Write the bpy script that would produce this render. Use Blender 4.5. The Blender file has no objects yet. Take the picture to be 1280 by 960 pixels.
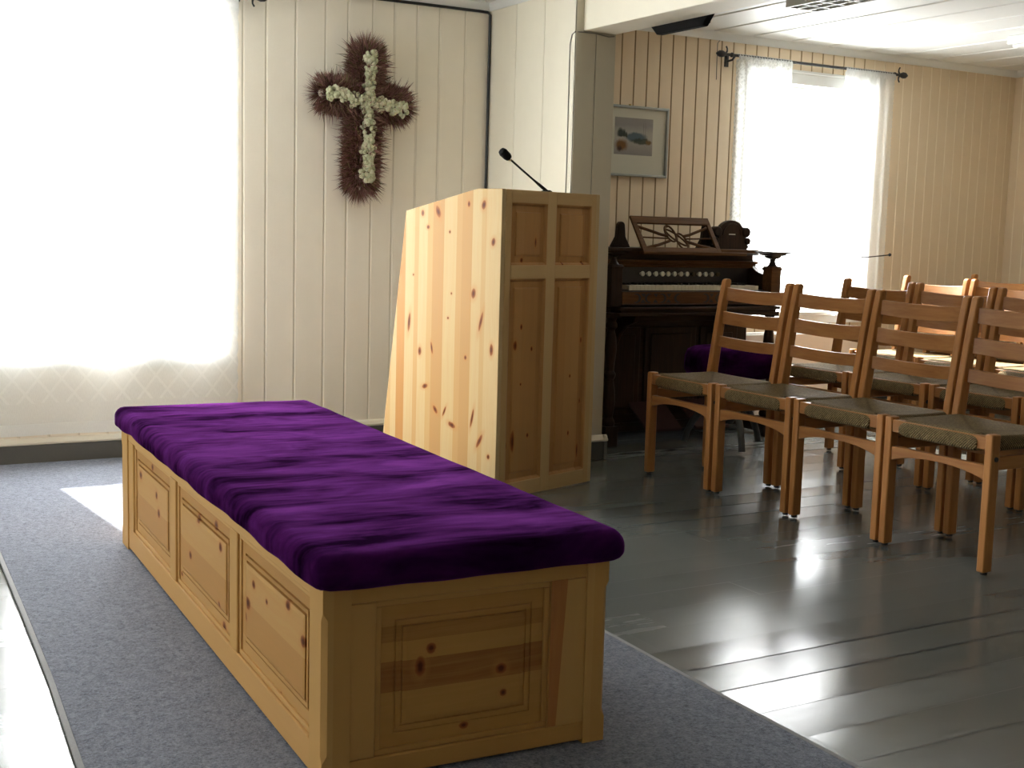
import bpy, math, random
from mathutils import Vector, Matrix, noise
R = math.radians
C = bpy.context.scene.collection
rnd = random.Random(7)

# ------------------------------------------------------------------ helpers
class MB:
    """collects shapes; build() links them as ONE mesh object"""
    def __init__(s): s.v = []; s.f = []; s.m = []
    def add(s, vs, fs, mi=0):
        o = len(s.v); s.v += [tuple(p) for p in vs]
        for f in fs: s.f.append(tuple(i + o for i in f)); s.m.append(mi)
        return s
    def box(s, x0, x1, y0, y1, z0, z1, mi=0):
        return s.add([(x0,y0,z0),(x1,y0,z0),(x1,y1,z0),(x0,y1,z0),(x0,y0,z1),(x1,y0,z1),(x1,y1,z1),(x0,y1,z1)],
                     [(0,3,2,1),(4,5,6,7),(0,1,5,4),(1,2,6,5),(2,3,7,6),(3,0,4,7)], mi)
    def prism(s, poly, axis, a, b, mi=0):
        """poly: 2D points; axis the extrusion axis 'x' (poly=y,z) 'y' (poly=x,z) 'z' (poly=x,y)"""
        def P(p, t): return {'x': (t, p[0], p[1]), 'y': (p[0], t, p[1]), 'z': (p[0], p[1], t)}[axis]
        n = len(poly); vs = [P(p, a) for p in poly] + [P(p, b) for p in poly]
        fs = [tuple(range(n))[::-1], tuple(range(n, 2*n))] + [(i, (i+1) % n, n + (i+1) % n, n + i) for i in range(n)]
        ar = sum(poly[i][0]*poly[(i+1) % n][1] - poly[(i+1) % n][0]*poly[i][1] for i in range(n))
        flip = (ar < 0) ^ (axis == 'y') ^ (b < a)
        if flip: fs = [f[::-1] for f in fs]
        return s.add(vs, fs, mi)
    def tube(s, pts, r, seg=8, mi=0, cap=True):
        pts = [Vector(p) for p in pts]; n = len(pts)
        rr = r if isinstance(r, (list, tuple)) else [r]*n
        vs = []; prev = None
        for i, p in enumerate(pts):
            d = (pts[min(i+1, n-1)] - pts[max(i-1, 0)]).normalized()
            if prev is None:
                u = d.orthogonal().normalized()
            else:
                u = (prev - d*prev.dot(d))
                u = u.normalized() if u.length > 1e-6 else d.orthogonal().normalized()
            prev = u; w = d.cross(u)
            for k in range(seg):
                a = 2*math.pi*k/seg; vs.append(p + (u*math.cos(a) + w*math.sin(a))*rr[i])
        fs = [(i*seg+k, i*seg+(k+1) % seg, (i+1)*seg+(k+1) % seg, (i+1)*seg+k) for i in range(n-1) for k in range(seg)]
        if cap: fs += [tuple(range(seg))[::-1], tuple((n-1)*seg+k for k in range(seg))]
        return s.add(vs, fs, mi)
    def lathe(s, prof, c=(0,0,0), seg=20, mi=0, axis='z', rot=0):
        """prof: (radius, height) list"""
        vs = []; n = len(prof)
        for (r, h) in prof:
            for k in range(seg):
                a = 2*math.pi*k/seg + rot; x, y = r*math.cos(a), r*math.sin(a)
                q = {'z': (x, y, h), 'x': (h, x, y), 'y': (y, h, x)}[axis]
                vs.append((c[0]+q[0], c[1]+q[1], c[2]+q[2]))
        fs = [(i*seg+k, i*seg+(k+1) % seg, (i+1)*seg+(k+1) % seg, (i+1)*seg+k) for i in range(n-1) for k in range(seg)]
        fs += [tuple(range(seg))[::-1], tuple((n-1)*seg+k for k in range(seg))]
        return s.add(vs, fs, mi)
    def ball(s, c, r, sc=(1,1,1), mi=0, n=8, m=5):
        vs = [(c[0], c[1], c[2]-r*sc[2])]
        for i in range(1, m):
            t = math.pi*i/m
            for k in range(n):
                a = 2*math.pi*k/n
                vs.append((c[0]+r*sc[0]*math.sin(t)*math.cos(a), c[1]+r*sc[1]*math.sin(t)*math.sin(a), c[2]-r*sc[2]*math.cos(t)))
        vs.append((c[0], c[1], c[2]+r*sc[2])); L = len(vs)-1
        fs = [(0, 1+(k+1) % n, 1+k) for k in range(n)]
        for i in range(m-2):
            for k in range(n):
                fs.append((1+i*n+k, 1+i*n+(k+1) % n, 1+(i+1)*n+(k+1) % n, 1+(i+1)*n+k))
        fs += [(1+(m-2)*n+k, 1+(m-2)*n+(k+1) % n, L) for k in range(n)]
        return s.add(vs, fs, mi)
    def pad(s, x0, x1, y0, y1, z0, z1, r, step=.02, dip=0, rc=0, wob=0, mi=0):
        """cushion: rounded rim, optional saddle dip, wavy rim"""
        def ticks(a, b):
            e = [0, .03, .12, .3, .6, 1]
            t = [a + r*q for q in e]; n = max(2, int((b-a-2*r)/step))
            t += [a + r + (b-a-2*r)*i/n for i in range(1, n)]
            return t + [b - r*q for q in e[::-1]]
        X, Y = ticks(x0, x1), ticks(y0, y1); nx, ny = len(X), len(Y)
        h = (z1-z0)/2; zc = (z0+z1)/2
        def prof(d): 
            t = max(0., 1-d/r); return math.sqrt(max(0., 1-t*t))
        def pos(i, j):
            x, y = X[i], Y[j]
            if rc > 0:
                cx = min(max(x, x0+rc), x1-rc); cy = min(max(y, y0+rc), y1-rc)
                dx, dy = x-cx, y-cy
                if dx and dy:
                    m = max(abs(dx), abs(dy)); l = math.hypot(dx, dy); x, y = cx+dx*m/l, cy+dy*m/l
            return x, y
        vs = []
        for top in (1, 0):
            for i in range(nx):
                for j in range(ny):
                    x, y = pos(i, j)
                    p = prof(min(X[i]-x0, x1-X[i]))*prof(min(Y[j]-y0, y1-Y[j]))
                    u = (X[i]-x0)/(x1-x0)*2-1; v = (Y[j]-y0)/(y1-y0)*2-1
                    rr = min(r, h)
                    if top: z = z1 - rr*(1-p) - dip*max(0, 1-u*u)*max(0, 1-v*v)
                    else: z = z0 + rr*.6*(1-p)
                    if wob:
                        nn = noise.noise(Vector((x*7, y*7, 3.1+top)))
                        z += nn*wob*(1 if not top else .35)
                        e = 1-p
                        x += e*wob*.8*noise.noise(Vector((x*9, y*9, 8.)))
                    vs.append((x, y, z))
        N = nx*ny; fs = []
        for i in range(nx-1):
            for j in range(ny-1):
                a = i*ny+j; fs.append((a, a+ny, a+ny+1, a+1)); fs.append((N+a, N+a+1, N+a+ny+1, N+a+ny))
        ring = [(i, 0) for i in range(nx)] + [(nx-1, j) for j in range(1, ny)] + [(i, ny-1) for i in range(nx-2, -1, -1)] + [(0, j) for j in range(ny-2, 0, -1)]
        for k in range(len(ring)):
            a = ring[k]; b = ring[(k+1) % len(ring)]; ia = a[0]*ny+a[1]; ib = b[0]*ny+b[1]
            fs.append((ia, N+ia, N+ib, ib))
        return s.add(vs, fs, mi)
    def off(s, o):
        s.v = [(a-o[0], b-o[1], c-o[2]) for a, b, c in s.v]; return s
    def build(s, name, mats, parent=None, bevel=0, smooth=35, seg=2):
        me = bpy.data.meshes.new(name); me.from_pydata(s.v, [], s.f)
        for m in (mats if isinstance(mats, (list, tuple)) else [mats]): me.materials.append(m)
        me.polygons.foreach_set('material_index', s.m)
        if smooth:
            me.polygons.foreach_set('use_smooth', [True]*len(s.f)); me.set_sharp_from_angle(angle=R(smooth))
        me.update()
        o = bpy.data.objects.new(name, me); C.objects.link(o)
        if parent is not None: o.parent = parent
        if bevel:
            b = o.modifiers.new('bevel', 'BEVEL'); b.width = bevel; b.segments = seg; b.limit_method = 'ANGLE'; b.angle_limit = R(40)
        return o

def tag(o, label=None, cat=None, group=None, kind=None):
    if label: o['label'] = label
    if cat: o['category'] = cat
    if group: o['group'] = group
    if kind: o['kind'] = kind
    return o
def thing(name, loc, rz, label, cat, group=None, kind=None):
    o = bpy.data.objects.new(name, None); C.objects.link(o); o.location = loc; o.rotation_euler = (0, 0, rz)
    o.empty_display_size = .1
    return tag(o, label, cat, group, kind)
def dup(root, loc, rz, label):
    r = root.copy(); C.objects.link(r); r.location = loc; r.rotation_euler = (0, 0, rz); r['label'] = label
    for ch in list(root.children):
        c = ch.copy(); C.objects.link(c); c.parent = r
        for g in list(ch.children):
            d = g.copy(); C.objects.link(d); d.parent = c
    return r

# ------------------------------------------------------------------ materials
class NT:
    def __init__(s, name):
        s.mat = bpy.data.materials.new(name); s.mat.use_nodes = True; s.t = s.mat.node_tree
        s.b = s.t.nodes['Principled BSDF']; s.out = s.t.nodes['Material Output']
    def n(s, typ, **kw):
        x = s.t.nodes.new(typ)
        for k, v in kw.items(): setattr(x, k, v)
        return x
    def l(s, a, b): s.t.links.new(a, b)
    def put(s, sock, v):
        if hasattr(v, 'links') or isinstance(v, bpy.types.NodeSocket): s.l(v, sock)
        else: sock.default_value = v
    def math(s, op, a, b=None, c=None, clamp=False):
        x = s.n('ShaderNodeMath', operation=op, use_clamp=clamp); s.put(x.inputs[0], a)
        if b is not None: s.put(x.inputs[1], b)
        if c is not None: s.put(x.inputs[2], c)
        return x.outputs[0]
    def mix(s, f, a, b, blend='MIX'):
        x = s.n('ShaderNodeMix', data_type='RGBA', blend_type=blend); s.put(x.inputs[0], f)
        s.put(x.inputs[6], a if not isinstance(a, tuple) else (*a, 1)[:4]); s.put(x.inputs[7], b if not isinstance(b, tuple) else (*b, 1)[:4])
        return x.outputs[2]
    def ramp(s, f, stops, interp='LINEAR'):
        x = s.n('ShaderNodeValToRGB'); x.color_ramp.interpolation = interp; e = x.color_ramp.elements
        while len(e) < len(stops): e.new(.5)
        for k, (p, c) in enumerate(stops): e[k].position = p; e[k].color = (*c, 1)[:4]
        s.put(x.inputs[0], f); return x.outputs[0]
    def xyz(s, kind='Object'):
        tc = s.n('ShaderNodeTexCoord'); sp = s.n('ShaderNodeSeparateXYZ'); s.l(tc.outputs[kind], sp.inputs[0]); return sp.outputs
    def vec(s, a, b, c):
        x = s.n('ShaderNodeCombineXYZ')
        for i, q in enumerate((a, b, c)): s.put(x.inputs[i], q)
        return x.outputs[0]
    def noise(s, vec, scale=1, detail=4, rough=.55, dist=0):
        x = s.n('ShaderNodeTexNoise'); s.l(vec, x.inputs['Vector']); x.inputs['Scale'].default_value = scale
        x.inputs['Detail'].default_value = detail; x.inputs['Roughness'].default_value = rough; x.inputs['Distortion'].default_value = dist
        return x.outputs[0]
    def bump(s, h, strength=.2, dist=.01):
        x = s.n('ShaderNodeBump'); x.inputs['Strength'].default_value = strength; x.inputs['Distance'].default_value = dist
        s.l(h, x.inputs['Height']); s.l(x.outputs[0], s.b.inputs['Normal'])
    def set(s, col=None, rough=.5, metal=0, spec=.5, sheen=None, coat=0):
        if col is not None: s.put(s.b.inputs['Base Color'], (*col, 1)[:4] if isinstance(col, tuple) else col)
        s.put(s.b.inputs['Roughness'], rough); s.b.inputs['Metallic'].default_value = metal
        s.b.inputs['Specular IOR Level'].default_value = spec
        s.b.inputs['Coat Weight'].default_value = coat
        if sheen:
            s.b.inputs['Sheen Weight'].default_value = sheen[0]; s.b.inputs['Sheen Roughness'].default_value = sheen[1]; s.b.inputs['Sheen Tint'].default_value = (*sheen[2], 1)
        return s.mat

def plain(name, col, rough=.5, metal=0, var=.06, scale=40, spec=.5):
    t = NT(name); o = t.xyz(); v = t.vec(o[0], o[1], o[2])
    f = t.noise(v, scale, 3)
    c = t.mix(f, tuple(q*(1-var) for q in col), tuple(min(1, q*(1+var)) for q in col))
    return t.set(c, rough, metal, spec)

AX = {'x': 0, 'y': 1, 'z': 2}
def pine(name, across='x', grain='z', light=(.72,.50,.25), mid=(.60,.36,.15), bw=.07, stripes=None, span=1, knots=(), auto=0, rough=.38, seed=0, deep=.35, ks=.72, kcol=(.10,.028,.009)):
    t = NT(name); o = t.xyz(); u = o[AX[across]]; v = o[AX[grain]]
    w = o[3 - AX[across] - AX[grain]]
    if stripes:
        col = t.ramp(t.math('DIVIDE', u, span), stripes, 'CONSTANT')
    else:
        k = t.math('FLOOR', t.math('DIVIDE', t.math('ADD', u, 10.013 + seed), bw))
        wn = t.n('ShaderNodeTexWhiteNoise', noise_dimensions='1D'); t.l(k, wn.inputs['W'])
        col = t.mix(wn.outputs[0], light, mid)
    du = t.noise(t.vec(t.math('MULTIPLY', u, 3.), t.math('MULTIPLY', v, 1.3), seed*1.7), 2.2, 2)
    uu = t.math('ADD', u, t.math('MULTIPLY', du, .05))
    g = t.noise(t.vec(t.math('MULTIPLY', uu, 70), t.math('MULTIPLY', v, 2.2), t.math('MULTIPLY', w, 30)), 1, 3, .6)
    g2 = t.noise(t.vec(t.math('MULTIPLY', uu, 220), t.math('MULTIPLY', v, 5.), t.math('MULTIPLY', w, 60)), 1, 2)
    g = t.math('ADD', t.math('MULTIPLY', g, .7), t.math('MULTIPLY', g2, .3))
    gm = t.math('MULTIPLY', t.math('SUBTRACT', g, .42), 2.6, clamp=True)
    col = t.mix(t.math('MULTIPLY', gm, deep), col, (.52,.26,.085))
    d = None
    for (a, b, ra, rb, *an) in knots:
        ku, kv = t.math('SUBTRACT', u, a), t.math('SUBTRACT', v, b)
        if an:
            cs, sn = math.cos(R(an[0])), math.sin(R(an[0]))
            ku, kv = t.math('ADD', t.math('MULTIPLY', ku, cs), t.math('MULTIPLY', kv, sn)), t.math('SUBTRACT', t.math('MULTIPLY', kv, cs), t.math('MULTIPLY', ku, sn))
        qx = t.math('DIVIDE', ku, ra*ks); qy = t.math('DIVIDE', kv, rb*ks)
        q = t.math('SQRT', t.math('ADD', t.math('MULTIPLY', qx, qx), t.math('MULTIPLY', qy, qy)))
        d = q if d is None else t.math('MINIMUM', d, q)
    if auto:
        vo = t.n('ShaderNodeTexVoronoi', voronoi_dimensions='2D'); vo.inputs['Scale'].default_value = 1
        t.l(t.vec(t.math('ADD', t.math('MULTIPLY', u, auto), seed*3.3), t.math('ADD', t.math('MULTIPLY', v, auto*.45), seed*5.1), 0), vo.inputs['Vector'])
        q = t.math('DIVIDE', vo.outputs['Distance'], .075)
        d = q if d is None else t.math('MINIMUM', d, q)
    if d is not None:
        dn = t.math('ADD', d, t.math('MULTIPLY', t.math('SUBTRACT', g, .5), .8))
        halo = t.math('SUBTRACT', 1, t.math('DIVIDE', dn, 2.2), clamp=True)
        col = t.mix(t.math('MULTIPLY', halo, .75), col, (.50,.215,.06))
        core = t.math('MULTIPLY', t.math('SUBTRACT', 1.12, dn), 3.2, clamp=True)
        col = t.mix(core, col, (.27,.085,.022))
        col = t.mix(t.math('MULTIPLY', t.math('SUBTRACT', .72, dn), 2.4, clamp=True), col, kcol)
    t.bump(g, .05, .002)
    return t.set(col, .5, spec=.16)

def wood(name, a, b, grain='z', across='x', rough=.4, s=1., spec=.2):
    t = NT(name); o = t.xyz(); u, v = o[AX[across]], o[AX[grain]]; w = o[3 - AX[across] - AX[grain]]
    g = t.noise(t.vec(t.math('MULTIPLY', u, 90*s), t.math('MULTIPLY', v, 5*s), t.math('MULTIPLY', w, 90*s)), 1, 4, .6, .4)
    g2 = t.noise(t.vec(t.math('MULTIPLY', u, 9), t.math('MULTIPLY', v, 2), t.math('MULTIPLY', w, 9)), 1, 2)
    f = t.math('MULTIPLY', t.math('SUBTRACT', t.math('ADD', t.math('MULTIPLY', g, .65), t.math('MULTIPLY', g2, .35)), .3), 2.2, clamp=True)
    t.bump(g, .06, .002)
    return t.set(t.mix(f, a, b), rough, spec=spec)

M = {}
M['cream'] = plain('cream_paint', (.83,.765,.64), .55, var=.03, scale=9)
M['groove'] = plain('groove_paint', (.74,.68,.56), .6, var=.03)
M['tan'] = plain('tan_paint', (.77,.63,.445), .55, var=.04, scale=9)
M['tan_groove'] = plain('tan_groove', (.40,.275,.15), .7, var=.05)  # shade of the wall grooves painted as a darker tone; ceiling joints share it
M['tan_lit'] = plain('tan_groove_lit', (.88,.76,.58), .5)  # grooves towards the right corner: caught light painted in as a paler tone
M['olive'] = plain('olive_paint', (.50,.45,.34), .55, var=.04, scale=12)
M['pale'] = plain('pale_panel', (.84,.79,.66), .55, var=.03, scale=12)
M['white'] = plain('white_paint', (.80,.81,.78), .45, var=.02, scale=8)
M['trimw'] = plain('trim_cream', (.74,.69,.56), .4, var=.03)
M['basegrey'] = plain('baseboard_grey', (.085,.088,.08), .45, var=.08)
M['black'] = plain('black_iron', (.012,.011,.012), .45, var=.2)
M['plastic'] = plain('black_plastic', (.009,.009,.009), .85, var=.1, spec=.06)
M['rubber'] = plain('foot_glide_black', (.015,.013,.012), .6)
M['cable'] = plain('cable_black', (.01,.01,.01), .5)
M['cordgrey'] = plain('cord_grey', (.18,.17,.15), .5)
M['chrome'] = plain('steel', (.6,.6,.6), .25, 1)
M['radiator'] = plain('radiator_white', (.90,.89,.85), .4, var=.02)
M['ivory'] = plain('ivory_key', (.66,.62,.48), .35, var=.05)
M['ebony'] = plain('ebony', (.012,.01,.009), .35)
M['stop'] = plain('stop_face', (.66,.63,.52), .4)
M['stopdark'] = plain('stop_face_dark', (.06,.045,.02), .5)
M['stopboard'] = plain('stop_board_black', (.014,.012,.014), .35)
M['redcarpet'] = plain('pedal_carpet', (.040,.012,.010), .95, var=.5, scale=120)
M['dark'] = wood('harmonium_walnut', (.010,.0045,.0025), (.050,.022,.010), 'x', 'z', .45, spec=.25)
M['darkv'] = wood('harmonium_walnut_upright', (.010,.0045,.0025), (.048,.020,.009), 'z', 'x', .45, spec=.25)
M['darkl'] = wood('harmonium_walnut_light', (.060,.027,.010), (.155,.075,.030), 'x', 'z', .6, spec=.1)
M['chair'] = wood('chair_beech_upright', (.31,.13,.038), (.47,.22,.074), 'z', 'x', .36)
M['chairy'] = wood('chair_beech_crosswise', (.245,.10,.031), (.39,.18,.060), 'y', 'z', .36)
M['chairx'] = wood('chair_beech_lengthwise', (.31,.13,.04), (.47,.22,.075), 'x', 'z', .36)
M['ironleg'] = plain('stool_iron', (.045,.05,.055), .4, .3, var=.2)
M['silver'] = plain('pewter_frame', (.36,.38,.37), .3, .8, var=.1)
M['mat'] = plain('picture_mat', (.60,.585,.49), .8, var=.02)
M['binding'] = plain('carpet_binding', (.30,.30,.31), .9, var=.2, scale=300)
M['brass'] = plain('brass', (.6,.4,.12), .3, 1)
M['paper'] = plain('paper_label', (.85,.83,.75), .6)

def mat_floor():
    t = NT('floor_grey_green_paint'); o = t.xyz(); g = t.n('ShaderNodeNewGeometry'); q = g.outputs['Random Per Island']
    q2 = t.math('FRACT', t.math('MULTIPLY', q, 17.3))
    n1 = t.noise(t.vec(o[0], o[1], o[2]), 2.5, 5)
    n2 = t.noise(t.vec(t.math('MULTIPLY', o[0], 5), t.math('MULTIPLY', o[1], 40), 0), 1, 4)
    c = t.mix(q, (.100,.108,.100), (.122,.130,.120))
    c = t.mix(t.math('MULTIPLY', n1, .4), c, (.078,.084,.078))
    r = t.math('ADD', t.math('MULTIPLY', q2, .14), t.math('ADD', .115, t.math('MULTIPLY', n2, .08)))
    return t.set(c, r, spec=.32)
M['floor'] = mat_floor()
M['floorgap'] = plain('floor_joint', (.05,.052,.045), .6)

def mat_carpet():
    t = NT('carpet_blue_grey'); o = t.xyz(); v = t.vec(o[0], o[1], o[2])
    a = t.noise(v, 190, 3, .75); b = t.noise(v, 70, 3, .7); c0 = t.noise(v, 5, 2)
    f = t.math('ADD', t.math('MULTIPLY', a, .6), t.math('MULTIPLY', b, .4))
    f = t.math('MULTIPLY', t.math('SUBTRACT', f, .36), 3.4, clamp=True)
    c = t.mix(f, (.055,.060,.078), (.36,.385,.46)); c = t.mix(t.math('MULTIPLY', c0, .25), c, (.09,.085,.10))
    t.bump(f, .7, .004)
    return t.set(c, .95, spec=.15, sheen=(.35,.5,(.7,.75,.9)))
M['carpet'] = mat_carpet()

def mat_velvet(name, across='y'):
    t = NT(name); o = t.xyz()
    v = t.vec(t.math('MULTIPLY', o[0], 3.2), t.math('MULTIPLY', o[1], 8), t.math('MULTIPLY', o[2], 9))
    a = t.noise(v, 1, 4, .6, .5); b = t.noise(t.vec(t.math('MULTIPLY', o[0], 6), t.math('MULTIPLY', o[1], 50), 0), 1, 2)
    f = t.math('ADD', t.math('MULTIPLY', a, .8), t.math('MULTIPLY', b, .2))
    f = t.math('MULTIPLY', t.math('SUBTRACT', f, .36), 3.2, clamp=True)
    c = t.mix(f, (.006,.0006,.008), (.046,.005,.062))
    fib = t.noise(t.vec(o[0], o[1], o[2]), 500, 2)
    t.bump(t.math('ADD', t.math('MULTIPLY', fib, .3), a), .25, .004)
    m = t.set(c, .9, spec=.0, sheen=(.55,.35,(.44,.11,.60)))
    sw = t.math('ADD', .04, t.math('MULTIPLY', f, .46)); t.l(sw, t.b.inputs['Sheen Weight'])
    return m
M['velvet'] = mat_velvet('purple_velvet')

def mat_rush():
    t = NT('woven_rush'); o = t.xyz()
    # envelope pattern: strands parallel to the nearest rail
    ax = t.math('DIVIDE', t.math('ABSOLUTE', t.math('SUBTRACT', o[0], .155)), .185); ay = t.math('DIVIDE', t.math('ABSOLUTE', o[1]), .215)
    sel = t.math('GREATER_THAN', ax, ay)
    nz = t.noise(t.vec(o[0], o[1], o[2]), 60, 2)
    cx = t.math('ADD', t.math('ADD', o[0], o[2]), t.math('MULTIPLY', nz, .004)); cy = t.math('ADD', t.math('ADD', o[1], o[2]), t.math('MULTIPLY', nz, .004))
    # front / back thirds: strands run front-to-back over the rail
    ph = t.math('ADD', t.math('MULTIPLY', cy, sel), t.math('MULTIPLY', cx, t.math('SUBTRACT', 1, sel)))
    s = t.math('SINE', t.math('MULTIPLY', ph, 2*math.pi/.0095))
    h = t.math('ADD', t.math('MULTIPLY', s, .5), .5)
    tw = t.math('SINE', t.math('MULTIPLY', t.math('ADD', t.math('ADD', o[0], o[1]), t.math('MULTIPLY', o[2], 2)), 2*math.pi/.012))
    h2 = t.math('ADD', t.math('MULTIPLY', h, .75), t.math('MULTIPLY', tw, .15))
    fn = t.noise(t.vec(o[0], o[1], o[2]), 130, 3, .7)
    c = t.mix(t.math('MULTIPLY', t.math('SUBTRACT', t.math('ADD', t.math('MULTIPLY', h2, .8), fn), .45), 1.05, clamp=True), (.045,.030,.012), (.36,.255,.12))
    cr_ = t.math('SUBTRACT', 1, t.math('MULTIPLY', t.math('ABSOLUTE', t.math('SUBTRACT', ax, ay)), 14), clamp=True); c = t.mix(t.math('MULTIPLY', cr_, .5), c, (.05,.034,.014))
    t.bump(h2, .9, .004)
    return t.set(c, .85, spec=.2)
M['rush'] = mat_rush()

def mat_heather():
    t = NT('dried_heather'); g = t.n('ShaderNodeNewGeometry')
    c = t.ramp(g.outputs['Random Per Island'], [(0,(.05,.032,.018)),(.3,(.17,.085,.065)),(.55,(.27,.12,.13)),(.8,(.42,.24,.18)),(.9,(.20,.17,.07)),(1,(.10,.10,.04))])
    return t.set(c, .9, spec=.1)
M['heather'] = mat_heather()
def mat_hops():
    t = NT('pale_green_flower_heads'); g = t.n('ShaderNodeNewGeometry'); o = t.xyz()
    c = t.ramp(g.outputs['Random Per Island'], [(0,(.42,.44,.28)),(.4,(.56,.57,.38)),(.75,(.68,.66,.48)),(1,(.58,.50,.38))])
    n = t.noise(t.vec(o[0], o[1], o[2]), 220, 2); c = t.mix(t.math('MULTIPLY', n, .6), c, (.36,.37,.22))
    t.bump(n, .8, .004)
    return t.set(c, .85, spec=.1)
M['hops'] = mat_hops()

def mat_curtain(name, lattice=False, lace=False, tr=.45):
    t = NT(name); o = t.xyz()
    tb = t.n('ShaderNodeBsdfTransparent'); tl = t.n('ShaderNodeBsdfTranslucent'); df = t.n('ShaderNodeBsdfDiffuse')
    tl.inputs[0].default_value = (.93,.94,.92,1); df.inputs[0].default_value = (.92,.93,.92,1)
    m1 = t.n('ShaderNodeMixShader'); m1.inputs[0].default_value = .42
    t.l(tl.outputs[0], m1.inputs[1]); t.l(df.outputs[0], m1.inputs[2])
    weave = t.noise(t.vec(t.math('MULTIPLY', o[0], 400), o[1], t.math('MULTIPLY', o[2], 60)), 1, 2)
    f = t.math('ADD', tr - .1, t.math('MULTIPLY', weave, .2))
    if lattice: f = t.math('SUBTRACT', f, t.math('MULTIPLY', t.math('DIVIDE', t.math('SUBTRACT', .62, o[2]), .25, clamp=True), .16))
    if lattice or lace:
        s = .062 if lattice else .03
        a = t.math('ABSOLUTE', t.math('SUBTRACT', t.math('FRACT', t.math('DIVIDE', t.math('ADD', o[0], t.math('MULTIPLY', o[2], .8)), s*1.6)), .5))
        b = t.math('ABSOLUTE', t.math('SUBTRACT', t.math('FRACT', t.math('DIVIDE', t.math('SUBTRACT', o[0], t.math('MULTIPLY', o[2], .8)), s*1.6)), .5))
        ln = t.math('GREATER_THAN', t.math('MAXIMUM', a, b), .43)
        if lattice:
            band = t.math('MULTIPLY', t.math('GREATER_THAN', o[2], .27), t.math('LESS_THAN', o[2], .56))
        else:
            vo = t.n('ShaderNodeTexVoronoi', voronoi_dimensions='2D'); t.l(t.vec(o[0], o[2], 0), vo.inputs['Vector']); vo.inputs['Scale'].default_value = 55
            ln = t.math('MAXIMUM', ln, t.math('GREATER_THAN', vo.outputs['Distance'], .42)); band = 1.0
        f = t.math('SUBTRACT', f, t.math('MULTIPLY', t.math('MULTIPLY', ln, band), .06 if lattice else .16), clamp=True)
        hem = t.math('LESS_THAN', o[2], .185 if lattice else .01)
        f = t.math('SUBTRACT', f, t.math('MULTIPLY', hem, .2), clamp=True)
    m2 = t.n('ShaderNodeMixShader'); t.put(m2.inputs[0], f)
    t.l(m1.outputs[0], m2.inputs[1]); t.l(tb.outputs[0], m2.inputs[2]); t.l(m2.outputs[0], t.out.inputs[0])
    return t.mat
M['curtain1'] = mat_curtain('sheer_curtain_lattice', lattice=True, tr=.42)
M['curtain2'] = mat_curtain('sheer_curtain_lace', lace=True, tr=.44)
M['curtain3'] = mat_curtain('sheer_curtain_plain', tr=.42)
def mat_glass():
    t = NT('window_glass'); tb = t.n('ShaderNodeBsdfTransparent'); gl = t.n('ShaderNodeBsdfGlossy'); gl.inputs['Roughness'].default_value = .02
    m = t.n('ShaderNodeMixShader'); m.inputs[0].default_value = .06
    t.l(tb.outputs[0], m.inputs[1]); t.l(gl.outputs[0], m.inputs[2]); t.l(m.outputs[0], t.out.inputs[0]); return t.mat
M['glass'] = mat_glass()

# ------------------------------------------------------------------ measures of the room
W = 5.611                      # back wall
XL, XR, YF, ZC = -2.3, 6.94, -2.6, 2.15
PX, PX2, PY, BMX, BMZ = 3.066, 3.276, 4.815, 3.1025, 1.928
H1 = (.80, 1.66, .48, 1.95)    # left window opening
H2 = (4.71, 5.62, .62, 1.92)   # right window opening

# floor: boards laid along x, each very slightly cupped and tilted
m = MB(); y = YF; rr = random.Random(3)
while y < W:
    w = .145; t = rr.uniform(-.0007, .0007); cup = rr.uniform(.0001, .0006); segs = 6
    xs = [XL]; 
    while xs[-1] < XR: xs.append(min(XR, xs[-1] + rr.uniform(1.8, 3.4)))
    for a, b in zip(xs[:-1], xs[1:]):
        tt = t + rr.uniform(-.0006, .0006); tx = rr.uniform(-.0003, .0003); vs = []
        for xx, e in ((a+.0008, -1), (b-.0008, 1)):
            for k in range(segs+1):
                q = k/segs*2-1; vs.append((xx, y + .0006 + (w-.0012)*k/segs, -.0022 + tt*q + tx*e + cup*(q*q-1)*-1 - .0015))
        n = segs+1
        m.add(vs, [(k, n+k, n+k+1, k+1) for k in range(segs)])
    y += w
m.add([(XL,YF,-.012),(XR,YF,-.012),(XR,W+.02,-.012),(XL,W+.02,-.012)], [(0,1,2,3)], 1)
tag(m.build('floor', [M['floor'], M['floorgap']], smooth=30), kind='structure')

# panelled walls: boards with v-grooves, openings left free
def wall_panel(m, along, fixed, a0, a1, seams, holes, gw, gd, out, mb=0, mg=1, z0=0, z1=ZC):
    ss = [(a0, 0), (a1, 0)]
    for s in seams:
        if a0 + gw < s < a1 - gw: ss += [(s-gw/2, 0), (s, gd), (s+gw/2, 0)]
    for h in holes: ss += [(h[0], 0), (h[1], 0)]
    ss = sorted(set(ss)); zs = sorted(set([z0, z1] + [q for h in holes for q in h[2:]]))
    for (a, da), (b, db) in zip(ss[:-1], ss[1:]):
        if b - a < 1e-6: continue
        for c, d in zip(zs[:-1], zs[1:]):
            if any(h[0]-1e-6 <= (a+b)/2 <= h[1]+1e-6 and h[2] <= (c+d)/2 <= h[3] for h in holes): continue
            P = (lambda s, e, z: (s, fixed + out*e, z)) if along == 'x' else (lambda s, e, z: (fixed + out*e, s, z))
            q = [P(a, da, c), P(b, db, c), P(b, db, d), P(a, da, d)]
            m.add(q, [(0, 1, 2, 3)], mg if (da or db) else mb)
ls = [1.817, 1.924, 2.064, 2.208, 2.319, 2.444, 2.554, 2.673, 2.793, 2.933]
ls = [1.817 - .122*i for i in range(1, 34)] + ls
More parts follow.
